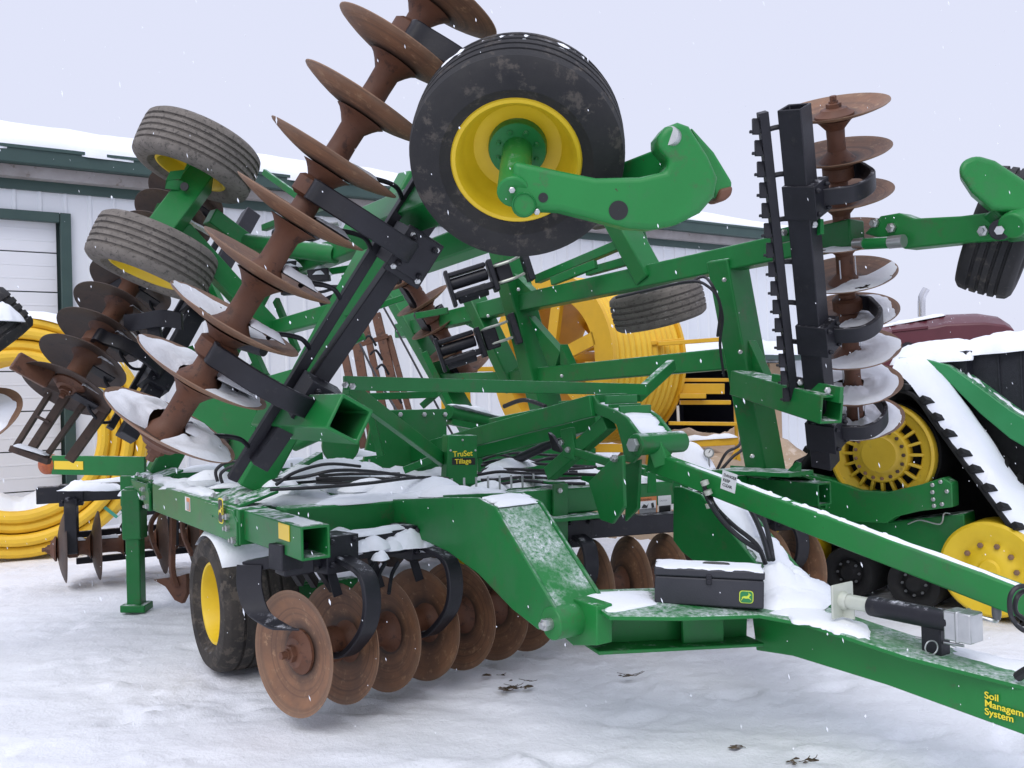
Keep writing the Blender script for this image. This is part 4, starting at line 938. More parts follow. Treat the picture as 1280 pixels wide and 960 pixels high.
# rear pair of wheels on that wing
axn = nrm(P(250,190,6.33)-P(191,322,6.17))
w1 = P(191, 321, 6.2); w2 = w1+axn*.77
wheel(w1, -axn, .41, .33, 'rubberdry', grooves=5); wheel(w2, -axn, .41, .33, 'rubberdry', grooves=5)
wm = (w1+w2)/2; fa = nrm(F-axn*np.dot(F, axn)); pa = np.cross(axn, fa)
G().cyl(w1, w2, .045).build('axle', 'green', H)
a0_, a1_ = P(252, 222, 6.38), P(200, 292, 6.05)
ab = G().beam(a0_, a1_, .17, .20, nrm(A3(.3,-.9,.3))).build('wheel_arm', 'green', H, .008)
G().lathe([(.001,.002),(.028,.002),(.028,-.01),(.001,-.01)], (a0_+a1_)/2-YF*.105+A3(.06,0,.10), -YF, 20).build('arm_hole', 'deck', ab)
G().beam(P(262,270,6.5), P(350,335,6.9), .10, .12).build('wheel_arm', 'green', H, .008)
G().beam(P(225,288,6.3), P(338,412,6.7), .12, .14).build('wheel_arm', 'green', H, .008)
G().cyl(P(300,302,6.7), P(420,318,6.4), .065).build('wing_rockshaft', 'green', H)
for x, y in ((222,222),(206,262)): G().strip([P(x+6,y-4,6.15), P(x-12,y-2,6.1), P(x-13,y+8,6.1), P(x+4,y+10,6.15)], axn, .07, .012, 0).build('arm_clip', 'green', ab)
G().beam(P(330,285,7.2), P(418,252,6.6), .05, .05).build('wing_tie', 'green', H, .004)
G().cyl(P(312,318,7.0), P(395,290,6.8), .06).build('wing_cylinder', 'black', H)
ridge(P(208,262,6.35), P(262,292,6.5), .10, .03)
# rear gang of the near wing
B0 = P(88, 478, 6.55); B4 = P(168, 350, 7.1); bd = nrm(B4-B0); bi = nrm(np.cross(bd, F)); bi = bi if np.dot(bi, L) > 0 else -bi
sp_b = np.linalg.norm(B4-B0)/4
gang(B0, bd, 9, sp_b, bi*.52, -1, DM['darkdisc'], bear=(1.5, 4.5), arm=.22, scr=1)
for i in range(5): 
    c = B0+bd*(sp_b*i); c = c+bd*.015; heap(c+bi*.06-F*.14, c+bi*.29-F*.06, c+bi*.27+F*.12, c+bi*.06+F*.18, .08, (12, 8), rag=.3)
G().box(B0-bd*.06-bi*.25, bi*.13, F*.06, bd*.07).build('end_bracket', 'rustdark', H, .01)
G().beam(P(138,372,7.2), P(205,330,7.0), .08, .16).build('wing_arm', 'black', H, .006)
ga = G().strip([P(158,404,6.7), P(180,402,6.6), P(205,398,6.5), P(228,402,6.5)], Z, .12, .05).strip([P(192,402,6.6), P(196,425,6.6), P(208,440,6.6), P(218,441,6.6)], YF, .05, .09)
ga.build('spring_arm', 'black', H, .006)
# rolling basket of the near wing
bk = G()
for x0, y0, x1, y1, w_ in ((67,484,20,558,.06),(90,484,35,568,.10),(112,495,57,572,.06),(132,512,86,576,.11)): bk.beam(P(x0,y0,6.7), P(x1,y1,6.6), w_*.62, .04, YF)
bk.beam(P(14,560,6.58), P(62,577,6.58), .06, .045).beam(P(45,520,6.6), P(62,528,6.6), .02, .02).beam(P(60,478,6.65), P(138,512,6.7), .08, .07)
bk.build('rolling_basket', 'darkdisc', H, .004)
ridge(P(20,560,6.56)+Z*.02, P(60,572,6.56)+Z*.02, .08, .03)

# ------------------------------------------------------------------ near gauge wheel and its bent arm
axg = nrm(A3(-.06, -.77, -.60)); gc = P(647, 186, 3.73)
gwh = wheel(gc, axg, .432, .34, 'rubber', dish=-1.2, name='gauge_wheel')
ae = gc+axg*.40
G().cyl(gc+axg*.0, ae, .062).build('gauge_axle', 'greenclean', H, .008)
av = [(641,200),(668,206),(700,213),(745,222),(800,221),(832,214),(838,200),(822,184),(822,171),(832,158),(848,152),(862,157),(886,195),(898,222),(894,245),(876,266),(846,281),(815,287),(785,285),(740,273),(700,263),(674,262),(656,267),(641,258)]
an_ = nrm(A3(.02, -1, -.12)); ac = ae-axg*.02
apts = [hit(x, y, an_, ac+an_*.03) for x, y in av]
arm = G().prism(apts, -an_*.17).build('gauge_arm', 'greenclean', H, .03, seg=4)
for x, y, r_ in ((679,247,.018),(773,263,.036)):
    c = hit(x, y, an_, ac+an_*.031); G().lathe([(.001,.001),(r_,.001),(r_,-.01),(.001,-.01)], c, an_, 24).build('arm_hole', 'deck', arm)
G().lathe([(.001,.012),(.042,.012),(.046,.0),(.046,-.02)], hit(655,256,an_,ac+an_*.035), an_, 28).build('axle_cap', 'greenclean', arm)
G().lathe([(.038,.002),(.041,.006),(.044,.002)], hit(655,256,an_,ac+an_*.048), an_, 28, closed=True).build('cap_ring', 'green', arm)
boltset(arm, 'steel', [hit(x, y, an_, ac+an_*.031) for x, y in ((640,238),(671,265))], an_, .012, .012, name='bolt')
G().lathe([(.001,.016),(.036,.016),(.042,.0),(.042,-.05)], hit(838,171,an_,ac+an_*.012), nrm(an_-RT*.6+Z*.2), 24).build('arm_pin', 'steel', arm)
ep = [(864,158),(893,190),(916,228),(913,242),(896,250),(890,235)]
G().prism([hit(x, y, an_, ac-an_*.06) for x, y in ep], -an_*.15).build('arm_end', 'greenclean', arm, .012)
G().prism([hit(x, y, an_, ac-an_*.05) for x, y in ((899,236),(917,232),(915,244),(905,252),(895,251))], -an_*.16).build('arm_end_joint', 'rustdark', arm, .012)
# thin snow along the top of that tyre
vs = []; n, m = 40, 5
for i in range(n+1):
    q = math.radians(30+100*i/n); e1 = nrm(np.cross(axg, Z)); e2 = np.cross(e1, axg); e2 = e2 if e2[2] > 0 else -e2
    for j in range(m+1):
        t = j/m; k = max(0, 1-abs(2*t-1)**2)**.5*max(0, .35+1.6*nz(i*.35, 3.1))
        vs.append(gc+(e1*math.cos(q)+e2*math.sin(q))*(.423+.012*min(k, 1))-axg*(.03+.06*t))
SNOW.add(vs, [[i*(m+1)+j, i*(m+1)+j+1, (i+1)*(m+1)+j+1, (i+1)*(m+1)+j] for i in range(n) for j in range(m)])

# ------------------------------------------------------------------ far wing, folded up
def fbm(nm, a, b, w_, h_, up=Z, off=0, bev=.012, **k): return G().beam(WF(*a, off), WF(*b, off), w_, h_, up, **k).build(nm, 'green', H, bev)
fbm('wing_tube', (908,322), (958,592), .22, .20, F)
fbm('wing_tube', (618,258), (706,600), .27, .20, F)
fbm('wing_tube', (480,345), (606,565), .22, .18, F)
fbm('wing_tube', (592,372), (646,486), .20, .16, F)
fbm('wing_beam', (638,382), (1072,291), .15, .17)
fbm('wing_beam', (645,473), (930,447), .15, .16)
fbm('wing_beam', (500,414), (650,378), .15, .17)
fbm('wing_beam', (548,476), (690,473), .15, .16)
fbm('wing_strut', (672,349), (782,303), .07, .08, bev=.006)
fbm('wing_tube', (766,262), (813,348), .20, .16, F)
fbm('wing_strut', (735,340), (800,322), .06, .07, bev=.006)
# gusset webs at the joints
for tri in (((640,340),(672,372),(640,372)),((895,452),(925,425),(925,480)),((660,395),(690,470),(700,440)),((715,462),(700,430),(700,475)),((560,395),(600,385),(606,418)),((620,480),(650,455),(655,486)),((935,425),(960,480),(935,500))):
    G().prism([WF(x, y, -.05) for x, y in tri], L*.09).build('gusset', 'green', H, .004)
G().beam(P(905,588,6.85), P(1002,592,6.35), .30, .03).build('wing_foot', 'green', H, .004)
G().prism([P(x, y, 6.35) for x, y in ((985,596),(1002,578),(1002,596))], YF*.12).build('wing_foot', 'green', H, .004)
# front stubs and clamp plates
G().beam(P(925,478,6.7), P(1040,512,5.7), .165, .18, Z, wall=.016, depth=.4).build('gang_stub', 'green', H, .01)
cl2 = G().beam(P(966,476,6.2), P(1052,494,5.65), .03, .10, Z).build('stub_clamp', 'green', H, .004)
boltset(cl2, 'steel', [P(1000,478,5.92), P(1034,488,5.7)], -YF, .022, name='bolt')
cl3 = G().beam(P(973,296,5.7), P(1028,283,5.4), .03, .09, Z).build('stub_clamp', 'green', H, .004)
boltset(cl3, 'steel', [P(980,291,5.62), P(1017,281,5.38)], -YF, .022, name='bolt')
# jointed beam reaching forward to the far gauge wheel
jb = [(1080,292),(1100,270),(1123,266),(1142,273),(1200,270),(1262,262),(1300,262),(1300,290),(1262,297),(1130,311),(1108,300)]
jo = G().prism([WF(*q, -.07) for q in jb], L*.14).build('forward_beam', 'greenclean', H, .01)
G().cyl(WF(1078,305,-.13), WF(1132,302,-.13), .035).build('joint_cylinder', 'green', jo)
G().cyl(WF(1112,303,-.15), WF(1130,301,-.15), .038).build('joint_pin', 'steel', jo); G().cyl(WF(1068,305,-.14), WF(1080,304,-.14), .034).build('joint_pin', 'steel', jo)
boltset(jo, 'steel', [WF(x, y, -.075) for x, y in ((1094,279),(1115,285),(1230,289))], -L, .03, .02, name='bolt')
gcap = [(1197,214),(1203,200),(1220,193),(1244,200),(1280,224),(1330,258),(1330,275),(1240,262),(1214,240)]
gcp = G().prism([P(x, y, 4.75) for x, y in gcap], A3(.12, .24, .02)).build('gauge_arm', 'greenclean', H, .03, seg=4)
G().cyl(P(1250,287,4.80), P(1256,284,5.1), .055).build('gauge_pivot', 'black', gcp, .006)
G().cyl(P(1264,283,4.75), P(1300,250,4.95), .07).build('gauge_spindle', 'greenclean', gcp, .01)
G().beam(P(1258,288,5.0), P(1262,290,5.4), .06, .06).build('gauge_axle', 'green', gcp)
G().cyl(P(1249,288,4.76), P(1250,287,4.81), .024, n=6).build('bolt', 'steel', gcp)
G().prism([P(x, y, 4.82) for x, y in ((1240,262),(1290,238),(1320,270),(1320,292),(1275,296))], A3(.05,.2,0)).build('gauge_bracket', 'green', gcp, .012)
wheel(P(1254, 291, 5.40), A3(.80, -.45, -.34), .375, .32, 'rubber', name='gauge_wheel')
# front gang of the far wing
fa0, fa8 = P(1070, 531, 6.45), P(1043, 147, 5.55); fd_ = nrm(fa8-fa0); spf = np.linalg.norm(fa8-fa0)/8
fbm_off = P(1029, 545, 6.05)-fa0
gF, dF, nF, mF = gang(fa0, fd_, 9, spf, fbm_off, 1, bear=(.85, 3.45, 6.75), arm=.30, spool=.055, bw=.14, b0=.02)
for i, (th, a0, a1) in enumerate(((.07, 0, 360), (.06, 0, 360), (.05, 30, 300), (.045, 60, 290), (.03, 60, 210), (.015, 40, 150))):
    dishsnow(fa0+dF*spf*i, dF, th, .07, .30, a0, a1, seed=20+i*2.1)
for i in range(6):
    for k in range(3): 
        q = random.uniform(0, 6.28); p = fa0+dF*spf*(i+.15)+(nF*math.cos(q)+mF*math.sin(q))*.066
        G().tube([p+dF*.14, p, p-dF*random.uniform(0,.04)], .004, 5, 0).build('icicle', 'snow', gF)
sbp, sbq = P(953, 140, 5.2), P(992, 500, 6.0)
sbr = G().beam(sbp, sbq, .055, .055, YF).build('scraper_bar', 'black', gF, .004)
for k in range(15):
    p = sbp+(sbq-sbp)*(k+.5)/15; s_ = G().box(p-RT*.045-Z*.02, RT*.02, YF*.012, Z*.045).box(p-RT*.05-Z*.05, RT*.032, YF*.01, Z*.008)
    s_.build('scraper', 'black', gF, .003)
for k in range(7):
    t = (k+.4)/7; p = sbp+(sbq-sbp)*t; q = P(996,142,5.15)+(P(1027,520,6.0)-P(996,142,5.15))*t
    G().tube([p, (p+q)/2+Z*.03, q], .016, 6).build('scraper_arm', 'black', gF)
# rear gang and basket of the far wing
C0_ = P(513, 352, 10.0); C3_ = P(585, 468, 10.3); cd = nrm(C3_-C0_)
gang(C0_, cd, 5, np.linalg.norm(C3_-C0_)/4, nrm(np.cross(cd, F))*.3+A3(.1,.3,.2), -1, bear=(1.5,), arm=.2, endn=True)
bk2 = G()
for x0, y0, x1, y1, w_ in ((440,392,468,560,.10),(455,398,490,560,.07),(470,392,510,560,.10),(486,420,520,545,.06),(430,440,455,560,.08)): bk2.beam(P(x0,y0,10.0), P(x1,y1,9.8), w_, .06, YF)
bk2.beam(P(434,436,9.95), P(485,420,9.95), .05, .05); bk2.build('rolling_basket', 'rustdark', H, .004)
# spring trips strapped to the rear tubes
def trip(px, py, d, ux, uy, d2):
    c = P(px, py, d); r = nrm(RT*.92+_U*.30+YF*.1); u = nrm(_U-r*np.dot(_U, r)); n_ = np.cross(r, u)
    t = G().box(c-u*.08, r*.20, n_*.07, u*.03).box(c+u*.12-r*.02, r*.18, n_*.07, u*.022).box(c-r*.21, r*.018, n_*.09, u*.17).box(c+r*.20, r*.025, n_*.10, u*.15)
    t.cyl(c-r*.2+u*.035, c+r*.16+u*.035, .055).cyl(c-r*.17-u*.10, c+r*.12-u*.10, .06); t.box(c+r*.31-u*.0, r*.07, n_*.05, u*.10)
    to = t.build('spring_trip', 'black', H, .012)
    G().box(c+r*.225+n_*-.105, r*.02, n_*.002, u*.10).build('trip_label', 'decw', to)
    b = G()
    for k in (-.07, .09):
        s0 = c+r*.22+u*k; e = P(ux, uy, d2)+u*k
        b.tube([s0-n_*.10, e-n_*.16-r*.08, e-n_*.13+r*.06, e+n_*.02+r*.12], .014, 8)
    b.build('u_bolt', 'galv', to); G().box(P(ux, uy, d2)+r*.17, r*.03, n_*.10, u*.15).build('clamp_block', 'black', to, .008)
trip(590, 353, 8.5, 636, 338, 8.3); trip(576, 436, 8.9, 622, 418, 8.75)
# rear pair of wheels on the far wing
fax = nrm(A3(-.24, -.16, 1)); fw = P(822, 381, 8.3)
wheel(fw, fax, .425, .33, 'rubberdry'); wheel(fw+fax*.95, fax, .425, .33, 'rubberdry')
G().cyl(fw, fw+fax*.95, .05).beam(fw+fax*.5, WF(800,322), .1, .12).build('axle', 'green', H, .008)

# ------------------------------------------------------------------ hoses
hs_ = G()
def hose(pts, r=.0105): hs_.tube([P(*q) for q in pts], r, 8, 6)
def flush(nm='hydraulic_hose', par=None):
    global hs_
    o = hs_.build(nm, 'hose', par or H); hs_ = G(); return o
hose([(865,352,6.3),(880,346,6.3),(893,362,6.2),(903,395,6.4),(900,430,6.5),(905,470,6.6)]); flush()
hose([(800,366,6.6),(860,352,6.3),(885,358,6.2),(900,380,6.2),(897,420,6.4)]); flush()
hose([(770,372,6.7),(840,356,6.4),(868,352,6.3)]); flush()
hose([(330,602,5.6),(380,596,5.4),(420,588,5.4),(470,590,5.6),(540,600,5.8)]); flush()
hose([(338,612,5.2),(400,609,5.2),(460,604,5.3),(520,597,5.6),(560,598,5.9)]); flush()
hose([(345,606,5.4),(370,590,5.5),(410,580,5.7),(450,583,6.0)]); flush()
hose([(272,602,5.6),(270,588,5.6),(283,578,5.6),(300,577,5.6),(306,585,5.6)]); flush()
hose([(278,604,5.6),(276,592,5.6),(290,583,5.6),(305,582,5.6)]); flush()
for k in range(9):
    y = 568+k*4.6; d = 7.4-.16*k; hose([(598+rng.randint(-3,6), y+rng.randint(-2,3), d), (625, y-3+rng.randint(-3,4), d), (655, y+rng.randint(-4,4), d), (690, y-2+rng.randint(-3,4), d), (735+rng.randint(-20,15), y-1+rng.randint(-4,4), d)], .0115); flush()
hose([(880,600,4.9),(884,622,4.85),(902,650,4.7),(925,672,4.6),(952,690,4.6)], .013); flush()
hose([(884,604,4.9),(892,630,4.85),(915,655,4.7),(945,680,4.6),(957,705,4.6)], .012); flush()
hose([(930,622,5.2),(945,650,5.1),(955,675,5.0),(962,700,4.9)], .015); flush()
hose([(940,620,5.2),(955,650,5.1),(962,676,5.0),(966,700,4.9)], .014); flush()
hose([(1300,735,3.2),(1275,733,3.25),(1263,745,3.25),(1264,770,3.25),(1278,787,3.2),(1300,792,3.15)], .009); flush()
hose([(1300,740,3.22),(1280,739,3.27),(1270,750,3.27),(1272,768,3.27),(1300,784,3.2)], .009); flush()
hose([(1310,828,3.3),(1285,838,3.4),(1272,846,3.45)], .018); flush()
hose([(350,340,6.3),(365,352,6.3),(420,358,6.2),(470,350,6.0)]); flush()
hose([(340,352,6.4),(395,366,6.3),(455,345,6.1)]); flush()
hose([(300,395,6.6),(300,405,6.6),(315,410,6.6)]); flush()
hose([(500,520,7.4),(470,470,8.0),(450,430,8.3)]); flush()
hose([(575,560,8.5),(545,505,8.8),(505,430,9.3),(480,385,9.5)]); flush()
hose([(630,508,8.4),(655,500,8.2),(682,508,8.0)], .02); flush()
cf = G()
for x, y in ((880,601),(884,613),(886,629)): cf.cyl(P(x,y,4.83), P(x+2,y+5,4.83), .022, n=12)
cf.build('hose_coupling', 'galv', H)
for k in range(10):
    p = MR(-.80, 1.05+.09*k, 1.09); G().cyl(p, p+Z*.09, .008, n=6).build('hose_guide', 'steel', H)
for k in range(4):
    p = MR(-2.05, .35+.3*k, 1.08); G().cyl(p, p+Z*.16, .008, n=6).build('hose_guide', 'steel', H)

# small linkwork and pipes that fill the frame
def pb(nm, a, b, w_, h_, mat='green', bev=.004): return G().beam(P(*a), P(*b), w_, h_).build(nm, mat, H, bev)
def pc(nm, a, b, r, mat='green'): return G().cyl(P(*a), P(*b), r).build(nm, mat, H)
pc('frame_pipe', (368,556,6.2), (436,526,6.0), .045); pc('frame_pipe', (280,560,6.8), (330,540,6.8), .04)
pb('linkage_bar', (800,584,6.2), (912,606,5.9), .03, .045); pb('linkage_bar', (806,592,6.5), (880,612,6.2), .02, .03)
for x in (815,847,872): G().prism([P(x-5,590,6.1), P(x+5,590,6.1), P(x+6,616,6.1), P(x-6,616,6.1)], YF*.02).build('linkage_plate', 'green', H, .003)
pb('linkage_bar', (362,332,6.9), (452,312,6.5), .05, .09); pb('linkage_bar', (335,300,7.2), (380,350,7.0), .05, .08)
pc('hydraulic_cylinder', (345,294,6.9), (402,283,6.7), .05, 'black'); pc('hydraulic_cylinder', (268,420,6.6), (330,438,6.4), .045, 'black')
pc('cylinder_rod', (402,283,6.7), (425,279,6.6), .02, 'steel')
pb('linkage_bar', (296,395,6.8), (330,470,6.7), .06, .06); pb('linkage_bar', (238,440,7.2), (292,425,7.0), .06, .08)
for a_, b_, w_ in (((345,326,6.9),(456,298,6.5),.08),((356,348,7.2),(474,330,6.8),.05),((300,360,7.3),(395,345,7.0),.06),((330,215,7.4),(395,262,7.0),.05),((372,400,7.0),(452,372,6.8),.07),((262,352,7.3),(300,430,7.0),.07),((345,375,7.2),(372,440,7.0),.06),((395,450,6.8),(455,420,6.6),.05),((318,452,6.9),(352,500,6.8),.07),((445,392,7.6),(505,372,7.6),.05),((520,395,8.8),(560,388,8.7),.06),((530,440,9.0),(570,520,9.0),.06)):
    pb('linkage_bar', a_, b_, w_*.6, w_)
for a_, b_ in (((352,336,6.7),(372,334,6.7)),((386,346,6.6),(412,343,6.6)),((352,362,6.9),(380,360,6.9)),((424,372,6.6),(448,366,6.6))): pb('valve_block', a_, b_, .08, .09, 'black', .006); lump(P((a_[0]+b_[0])/2, a_[1]-4, a_[2]), .09, .05, .05)
pb('linkage_bar', (430,350,7.2), (500,322,6.9), .05, .07); pb('linkage_bar', (400,380,7.0), (470,350,7.0), .04, .06, 'black')
for k in range(5): G().tube([P(455+8*k,425+18*k,8.6), P(462+8*k,420+18*k,8.55), P(470+8*k,432+18*k,8.6)], .012, 6).build('hose_clip', 'black', H)
pb('linkage_bar', (620,565,7.0), (700,545,6.8), .04, .06); pb('linkage_bar', (600,530,7.9), (690,512,8.0), .05, .06)
pb('linkage_bar', (505,588,6.5), (560,566,6.5), .03, .05); pb('linkage_bar', (340,606,5.9), (400,570,6.6), .05, .06)
G().lathe([(.001,0),(.14,0),(.14,.03),(.001,.03)], P(425,556,6.7), cpn, 28).build('pivot_plate', 'green', H, .004)
pb('linkage_bar', (690,352,7.9), (745,330,7.6), .05, .07); pb('linkage_bar', (700,505,8.2), (790,498,7.6), .04, .05)
for x, y, d in ((648,362,8.0),(702,470,8.2),(610,395,8.6),(905,350,6.5),(925,440,6.6),(940,570,6.7)):
    boltset(H, 'steel', [P(x, y, d-.12)], -YF, .016, .014)
for a, b_, d in (((395,598),(560,604),5.75),((350,600),(500,592),5.9)):
    for o_ in (0, 5): hose([(a[0],a[1]+o_,d),((a[0]+b_[0])/2,(a[1]+b_[1])/2-3+o_*1.4,d),(b_[0],b_[1]+o_,d)], .010); flush()
for x0 in (455, 470, 486):
    G().tube([P(x0,742,4.9), P(x0+4,718,5.0), P(x0+12,703,5.05)], .012, 6).build('scraper_arm', 'black', H)
for i in range(6):
    p = c0+dd*.281*(i+.55)+Z*.42; G().beam(p+Z*.06, p-Z*.16+F*.05+dd*.05, .05, .015, F).build('scraper', 'black', H, .003)

# ------------------------------------------------------------------ snow lying on the centre frame
ridge(MR(-.72,.30,1.085), MR(-.72,1.55,1.085), .15, .05, rag=.5); ridge(MR(-.72,2.4,1.085), MR(-.72,3.7,1.085), .13, .05, rag=.6)
ridge(MR(-2.2,.1,1.085), MR(-2.2,3.7,1.085), .16, .09); ridge(MR(-3.85,.1,1.085), MR(-3.85,3.7,1.085), .16, .09)
ridge(MR(-4.0,0,1.07), MR(-1.7,0,1.08), .13, .05, rag=.6); ridge(MR(-.35,0,1.07), MR(-.03,0,1.07), .10, .012, rag=.8)
for v in (.8, 1.45, 2.4, 3.05): ridge(MR(-3.7,v,1.065), MR(-.9,v,1.065), .12, .07)
for x, y, d, rx, ry, h in ((520,604,5.7,.42,.2,.14),(470,600,5.8,.3,.2,.10),(560,607,5.6,.25,.15,.07),(385,585,6.0,.22,.2,.09),(420,576,6.4,.3,.2,.1),(350,596,5.6,.14,.1,.07),(452,578,6.3,.2,.15,.08),(620,588,6.6,.2,.16,.11),(640,573,6.9,.3,.2,.08),(610,602,6.1,.2,.14,.07),(660,596,6.4,.26,.16,.05),(690,603,6.2,.2,.1,.04),(240,598,6.6,.25,.12,.09),(265,588,6.4,.2,.12,.08),(160,609,7.5,.1,.1,.08),(420,668,5.2,.25,.15,.10),(450,560,6.9,.2,.1,.05)):
    lump(P(x, y+8, d), rx*.8, ry*.8, h*.62, L)
heap(MR(-2.6,.3,1.02), MR(-1.2,.3,1.02), MR(-1.2,1.5,1.02), MR(-2.6,1.5,1.02), .07, (24,20), rag=.4); heap(MR(-3.7,.3,1.02), MR(-2.4,.3,1.02), MR(-2.4,3.2,1.0), MR(-3.7,3.2,1.0), .06, (20,30), rag=.4)
# on the tongue
heap(HT(712,742), HT(765,767), HT(822,756), HT(812,738), .014, (16,12), rag=.2, base=.8)
lump(HT(990,752), .22, .15, .07, L); lump(HT(1000,745), .20, .13, .10, L); lump(HT(972,743), .15, .14, .15); lump(HT(1014,742), .12, .08, .07, L); lump(HT(986,741), .15, .11, .12); lump(HT(972,757), .12, .09, .05)

heap(HT(958,766), HT(1090,803), HT(1085,780), HT(1000,755), .020, (30,12), rag=.5, base=.6)
heap(HT(1190,818), HT(1420,880), HT(1440,868), HT(1190,806), .008, (30,10), rag=.5, base=.6)
for i in range(9):                                            # snow stuck along the link bar
    t = .30+.05*i; lump(la+(lb-la)*t+Z*.055, .03+.02*random.random(), .025, .015)

# ================================================================== toolbox on the tongue
bd_ = float((HT(886,759,.006)-C0)@YF); t0, t1 = P(818, 755, bd_+.05), P(955, 762.5, bd_-.04); tr0 = t1-t0; tw = np.linalg.norm(tr0); tR = tr0/tw
tb_n = nrm(np.cross(tR, Z)); tb_n = tb_n if np.dot(tb_n, C0-t0) > 0 else -tb_n; tu = nrm(np.cross(tb_n, tR)); tu = tu if tu[2] > 0 else -tu
th, td = .170, .20
tbx = thing('toolbox', 'black plastic toolbox with a lime emblem and snow on its lid, on the harrow tongue', 'toolbox', t0+tR*tw/2-tb_n*td/2)
cc = t0+tR*tw/2-tb_n*td/2
bo = G().box(cc+tu*.066, tR*tw/2, tb_n*td/2, tu*.064).build('box_body', 'plastic', tbx, .008)
G().box(cc+tu*.151, tR*(tw/2+.003), tb_n*(td/2+.003), tu*.019).build('lid', 'plastic', tbx, .008)
G().box(cc+tb_n*(td/2+.006)+tu*.125, tR*.012, tb_n*.005, tu*.022).lathe([(.001,.0),(.012,.0),(.012,.006),(.001,.006)], cc+tb_n*(td/2+.010)+tu*.115, tb_n, 16).build('latch', 'black', tbx, .002)
G().tube([cc+tu*.17-tR*.02, cc+tu*.178-tR*.01, cc+tu*.178+tR*.08, cc+tu*.17+tR*.09], .009, 8).build('handle', 'deck', tbx)
emblem(tbx, cc+tb_n*(td/2+.0015)+tR*(tw/2-.078)+tu*.055, tR, tu, tb_n, .062, .056, 'decyg', 'fender', 'decyg')
q = cc+tu*.170
heap(q-tR*tw/2*.99+tb_n*td*.49, q+tR*tw/2*.99+tb_n*td*.49, q+tR*tw/2*.99-tb_n*td*.49, q-tR*tw/2*.99-tb_n*td*.49, .011, (34,12), rag=.2, base=.7)

# ================================================================== jack clipped on the tongue
jp = HT(1170, 815); jd = float((jp-C0)@YF)
def J(px, py, d=0): return P(px, py, jd+d)
jk = thing('tongue_jack', 'black screw jack with a pale foot plate, folded flat and pinned on the harrow tongue', 'jack', jp)
ja, jb_ = J(1088, 757, .20), J(1190, 777, -.10); jv = nrm(jb_-ja); jn = nrm(np.cross(jv, Z)); ju = np.cross(jn, jv)
G().cyl(ja, jb_, .043).build('outer_tube', 'black', jk, .004)
G().cyl(ja-jv*.14, ja+jv*.05, .032).build('inner_tube', 'galv', jk)
fp = ja-jv*.14
fo = G().box(fp, jn*.075, ju*.075, jv*.006).build('foot_plate', 'galv', jk, .006)
G().lathe([(.034,.0),(.042,-.03),(.042,-.034),(.034,-.01)], fp-jv*-.035, jv, 24, closed=True).box(fp+jv*.03-ju*.05, jn*.004, ju*.024, jv*.03).build('foot_collar', 'galv', fo)
gb = J(1204, 782, -.13)
G().box(gb, jv*.055, jn*.048, ju*.058).box(gb+jv*.0, jv*.008, jn*.052, ju*.062).build('gear_box', 'steel', jk, .006)
lb_ = G().box(J(1172,772,-.02)+ju*.0-jn*-.0+ (-YF)*.05, jv*.035, ju*.016, YF*.002).build('jack_label', 'decw', jk)
G().box(J(1175,773,-.02)-YF*.0535, jv*.018, ju*.008, YF*.001).build('label_print', 'deck', lb_)
G().box(jp+Z*.07, jv*.042, jn*.036, Z*.075).box(jp+Z*.14, jv*.07, jn*.05, Z*.018).build('mount_post', 'black', jk, .005)
G().cyl(jp+Z*.05-jv*.11-YF*.05, jp+Z*.05+jv*.12, .006, n=8).build('lock_pin', 'steel', jk)
rg = jp+Z*.035-RT*.045-YF*.06
G().lathe([(.028+.003*math.cos(a), .003*math.sin(a)) for a in np.linspace(0, 6.283, 7)[:-1]], rg, nrm(-YF+RT*.2), 28, closed=True).build('pin_ring', 'steel', jk)
c_ = J(1205, 766, -.06)
G().tube([c_-Z*.03, c_+Z*.004, c_+A3(.03,-.02,-.005), J(1238,775,-.12), J(1246,776,-.12), J(1246,770,-.12)], .008, 8).build('crank', 'steel', jk)
G().lathe([(.001,0),(.014,0),(.018,.02),(.018,.075),(.014,.10),(.001,.105)], J(1246,774,-.12), Z, 20).build('crank_handle', 'grey', jk)
G().cyl(J(1246,745,-.12), J(1246,741,-.12), .010, n=12).build('crank_tip', 'steel', jk)

# ================================================================== neighbouring implement at the left edge
nb = thing('parked_implement', 'parked implement cut off by the left edge, snowy tyre and rusty disc showing', 'implement', P(-160, 700, 5.6)*A3(1,1,0))
tc_ = P(-40, 424, 5.6); nt_ax = nrm(A3(-.50, -.35, .75))
R_ = .36; hw = .16
pr = [(.22,-hw*.72),(.25,-hw*.85),(R_*.75,-hw),(R_*.92,-hw*.95),(R_*.98,-hw*.8)]+[x for k in range(4) for x in ((R_,-.10+.05*k),(R_-.012,-.095+.05*k),(R_-.012,-.085+.05*k),(R_,-.08+.05*k))]+[(R_*.98,hw*.8),(R_*.92,hw*.95),(R_*.75,hw),(.25,hw*.85),(.22,hw*.72)]
nh = G().lathe([(.001,-.06),(.10,-.05),(.10,.05),(.001,.06)], tc_, nt_ax, 24).build('wheel_hub', 'green', nb)
G().lathe(pr, tc_, nt_ax, 60, closed=True).build('tyre', 'rubber', nh)
G().lathe([(.23,-.12),(.20,-.08),(.10,-.02),(.10,.02),(.20,.08),(.23,.12)], tc_, nt_ax, 40, closed=True).build('rim', 'yellow', nh)
dc_ = P(-34, 536, 5.6); dax = nrm(A3(-.10, -.62, .78))
place(DM['rust'], 'disc_blade', nb, axmat(dc_, dax))
dishsnow(dc_, dax, .09, .03, .285, 0, 360, seed=50)
dsh = G().cyl(dc_-dax*.02, dc_-dax*.12, .06).beam(dc_-dax*.12, P(-150,600,5.8), .06, .06).beam(P(-150,600,5.8), P(-150,420,5.8), .12, .12).beam(P(-150,420,5.8), tc_-nt_ax*.05, .1, .1)
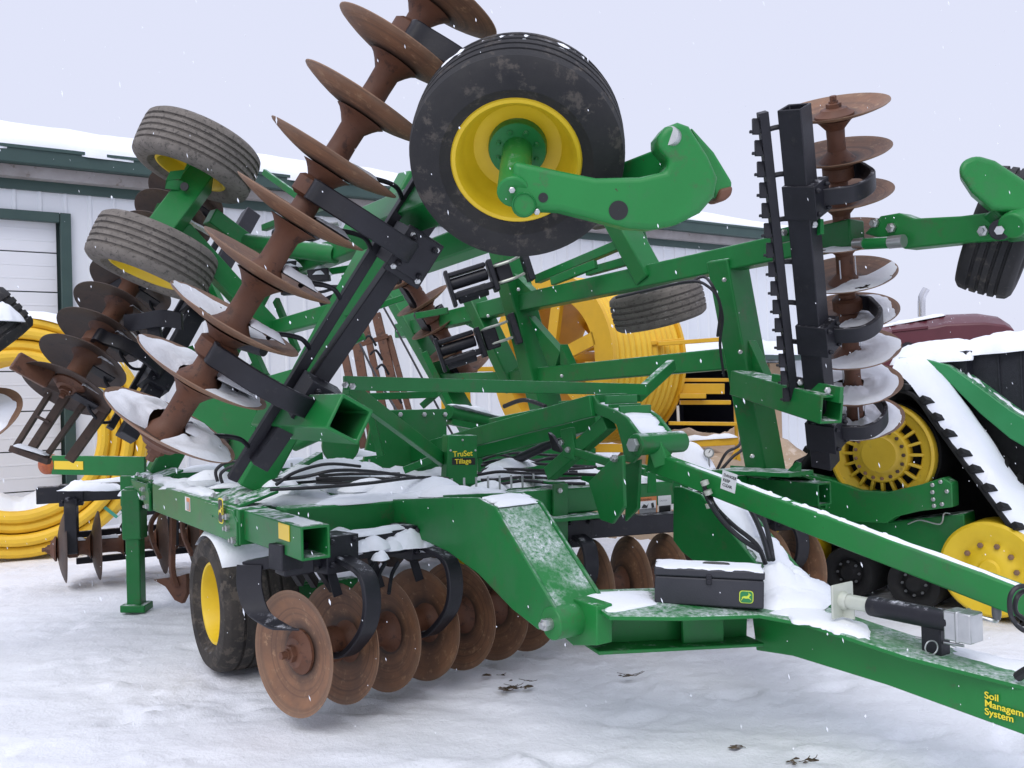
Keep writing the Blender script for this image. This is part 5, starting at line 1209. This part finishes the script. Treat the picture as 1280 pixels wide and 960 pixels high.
zz = P(-150,600,5.8); dsh.beam(zz, A3(zz[0], zz[1], 0), .12, .12); dsh.build('frame', 'green', nb, .01)
lump(P(2,400,5.5), .13, .12, .10)

# ================================================================== tufts of dead grass and clods poking through the snow
clod = G()
def tuft(px, py, n, s):
    c = PZ(px, py, .0)
    for k in range(n):
        a = c+A3(rng.randn()*s*1.3, rng.randn()*s*.5, .012); q = rng.uniform(-.7, .7)+(math.pi if rng.rand() < .5 else 0); ln = .012+.045*rng.rand()
        if rng.rand() < .45: clod.tube([a, a+A3(math.cos(q)*ln, math.sin(q)*ln, .006*rng.rand()), a+A3(math.cos(q+.3)*ln*2, math.sin(q+.3)*ln*2, .004+.012*rng.rand())], .0016, 4, 2)
        else:
            r = .004+.012*rng.rand()**2; e = A3(math.cos(q), math.sin(q), 0)
            m_ = 8; vs = [a+Z*(-.004)+(e*math.cos(t)*1.9+np.cross(Z, e)*math.sin(t))*r*(1+.5*rng.rand()) for t in np.linspace(0, 6.283, m_+1)[:-1]]+[a+Z*r*.5]
            clod.add(vs, [[i_, (i_+1)%m_, m_] for i_ in range(m_)]+[list(range(m_))[::-1]])
for a in ((641,862,26,.030),(612,846,5,.03),(786,846,9,.022),(921,937,5,.014),(1000,954,11,.035),(660,853,4,.03)): tuft(*a)
tag(clod.build('grass_tufts', 'clods'), kind='stuff')

# ================================================================== snow: settled and still falling
tag(SNOW.build('settled_snow', 'snow', ang=75), kind='stuff')
fl = G()
for k in range(1000):
    d = 1.6+7*rng.rand()**.8; px, py = rng.uniform(-60, 1340), rng.uniform(-40, 960); p = P(px, py, d)
    if p[2] < .05: continue
    r = (.0011+.0012*rng.rand()); e = r*(1.5+4.5*rng.rand()**2); t = nrm(A3(.25+.1*rng.randn(), .1*rng.randn(), -1)); a = nrm(np.cross(t, YF)); b = np.cross(t, a)
    vs = [p+t*e, p-t*e]+[p+(a*math.cos(q)+b*math.sin(q))*r for q in (0, 1.57, 3.14, 4.71)]
    fl.add(vs, [[0,2,3],[0,3,4],[0,4,5],[0,5,2],[1,3,2],[1,4,3],[1,5,4],[1,2,5]])
tag(fl.build('falling_snow', 'snow'), kind='stuff')
bpy.context.view_layer.update()
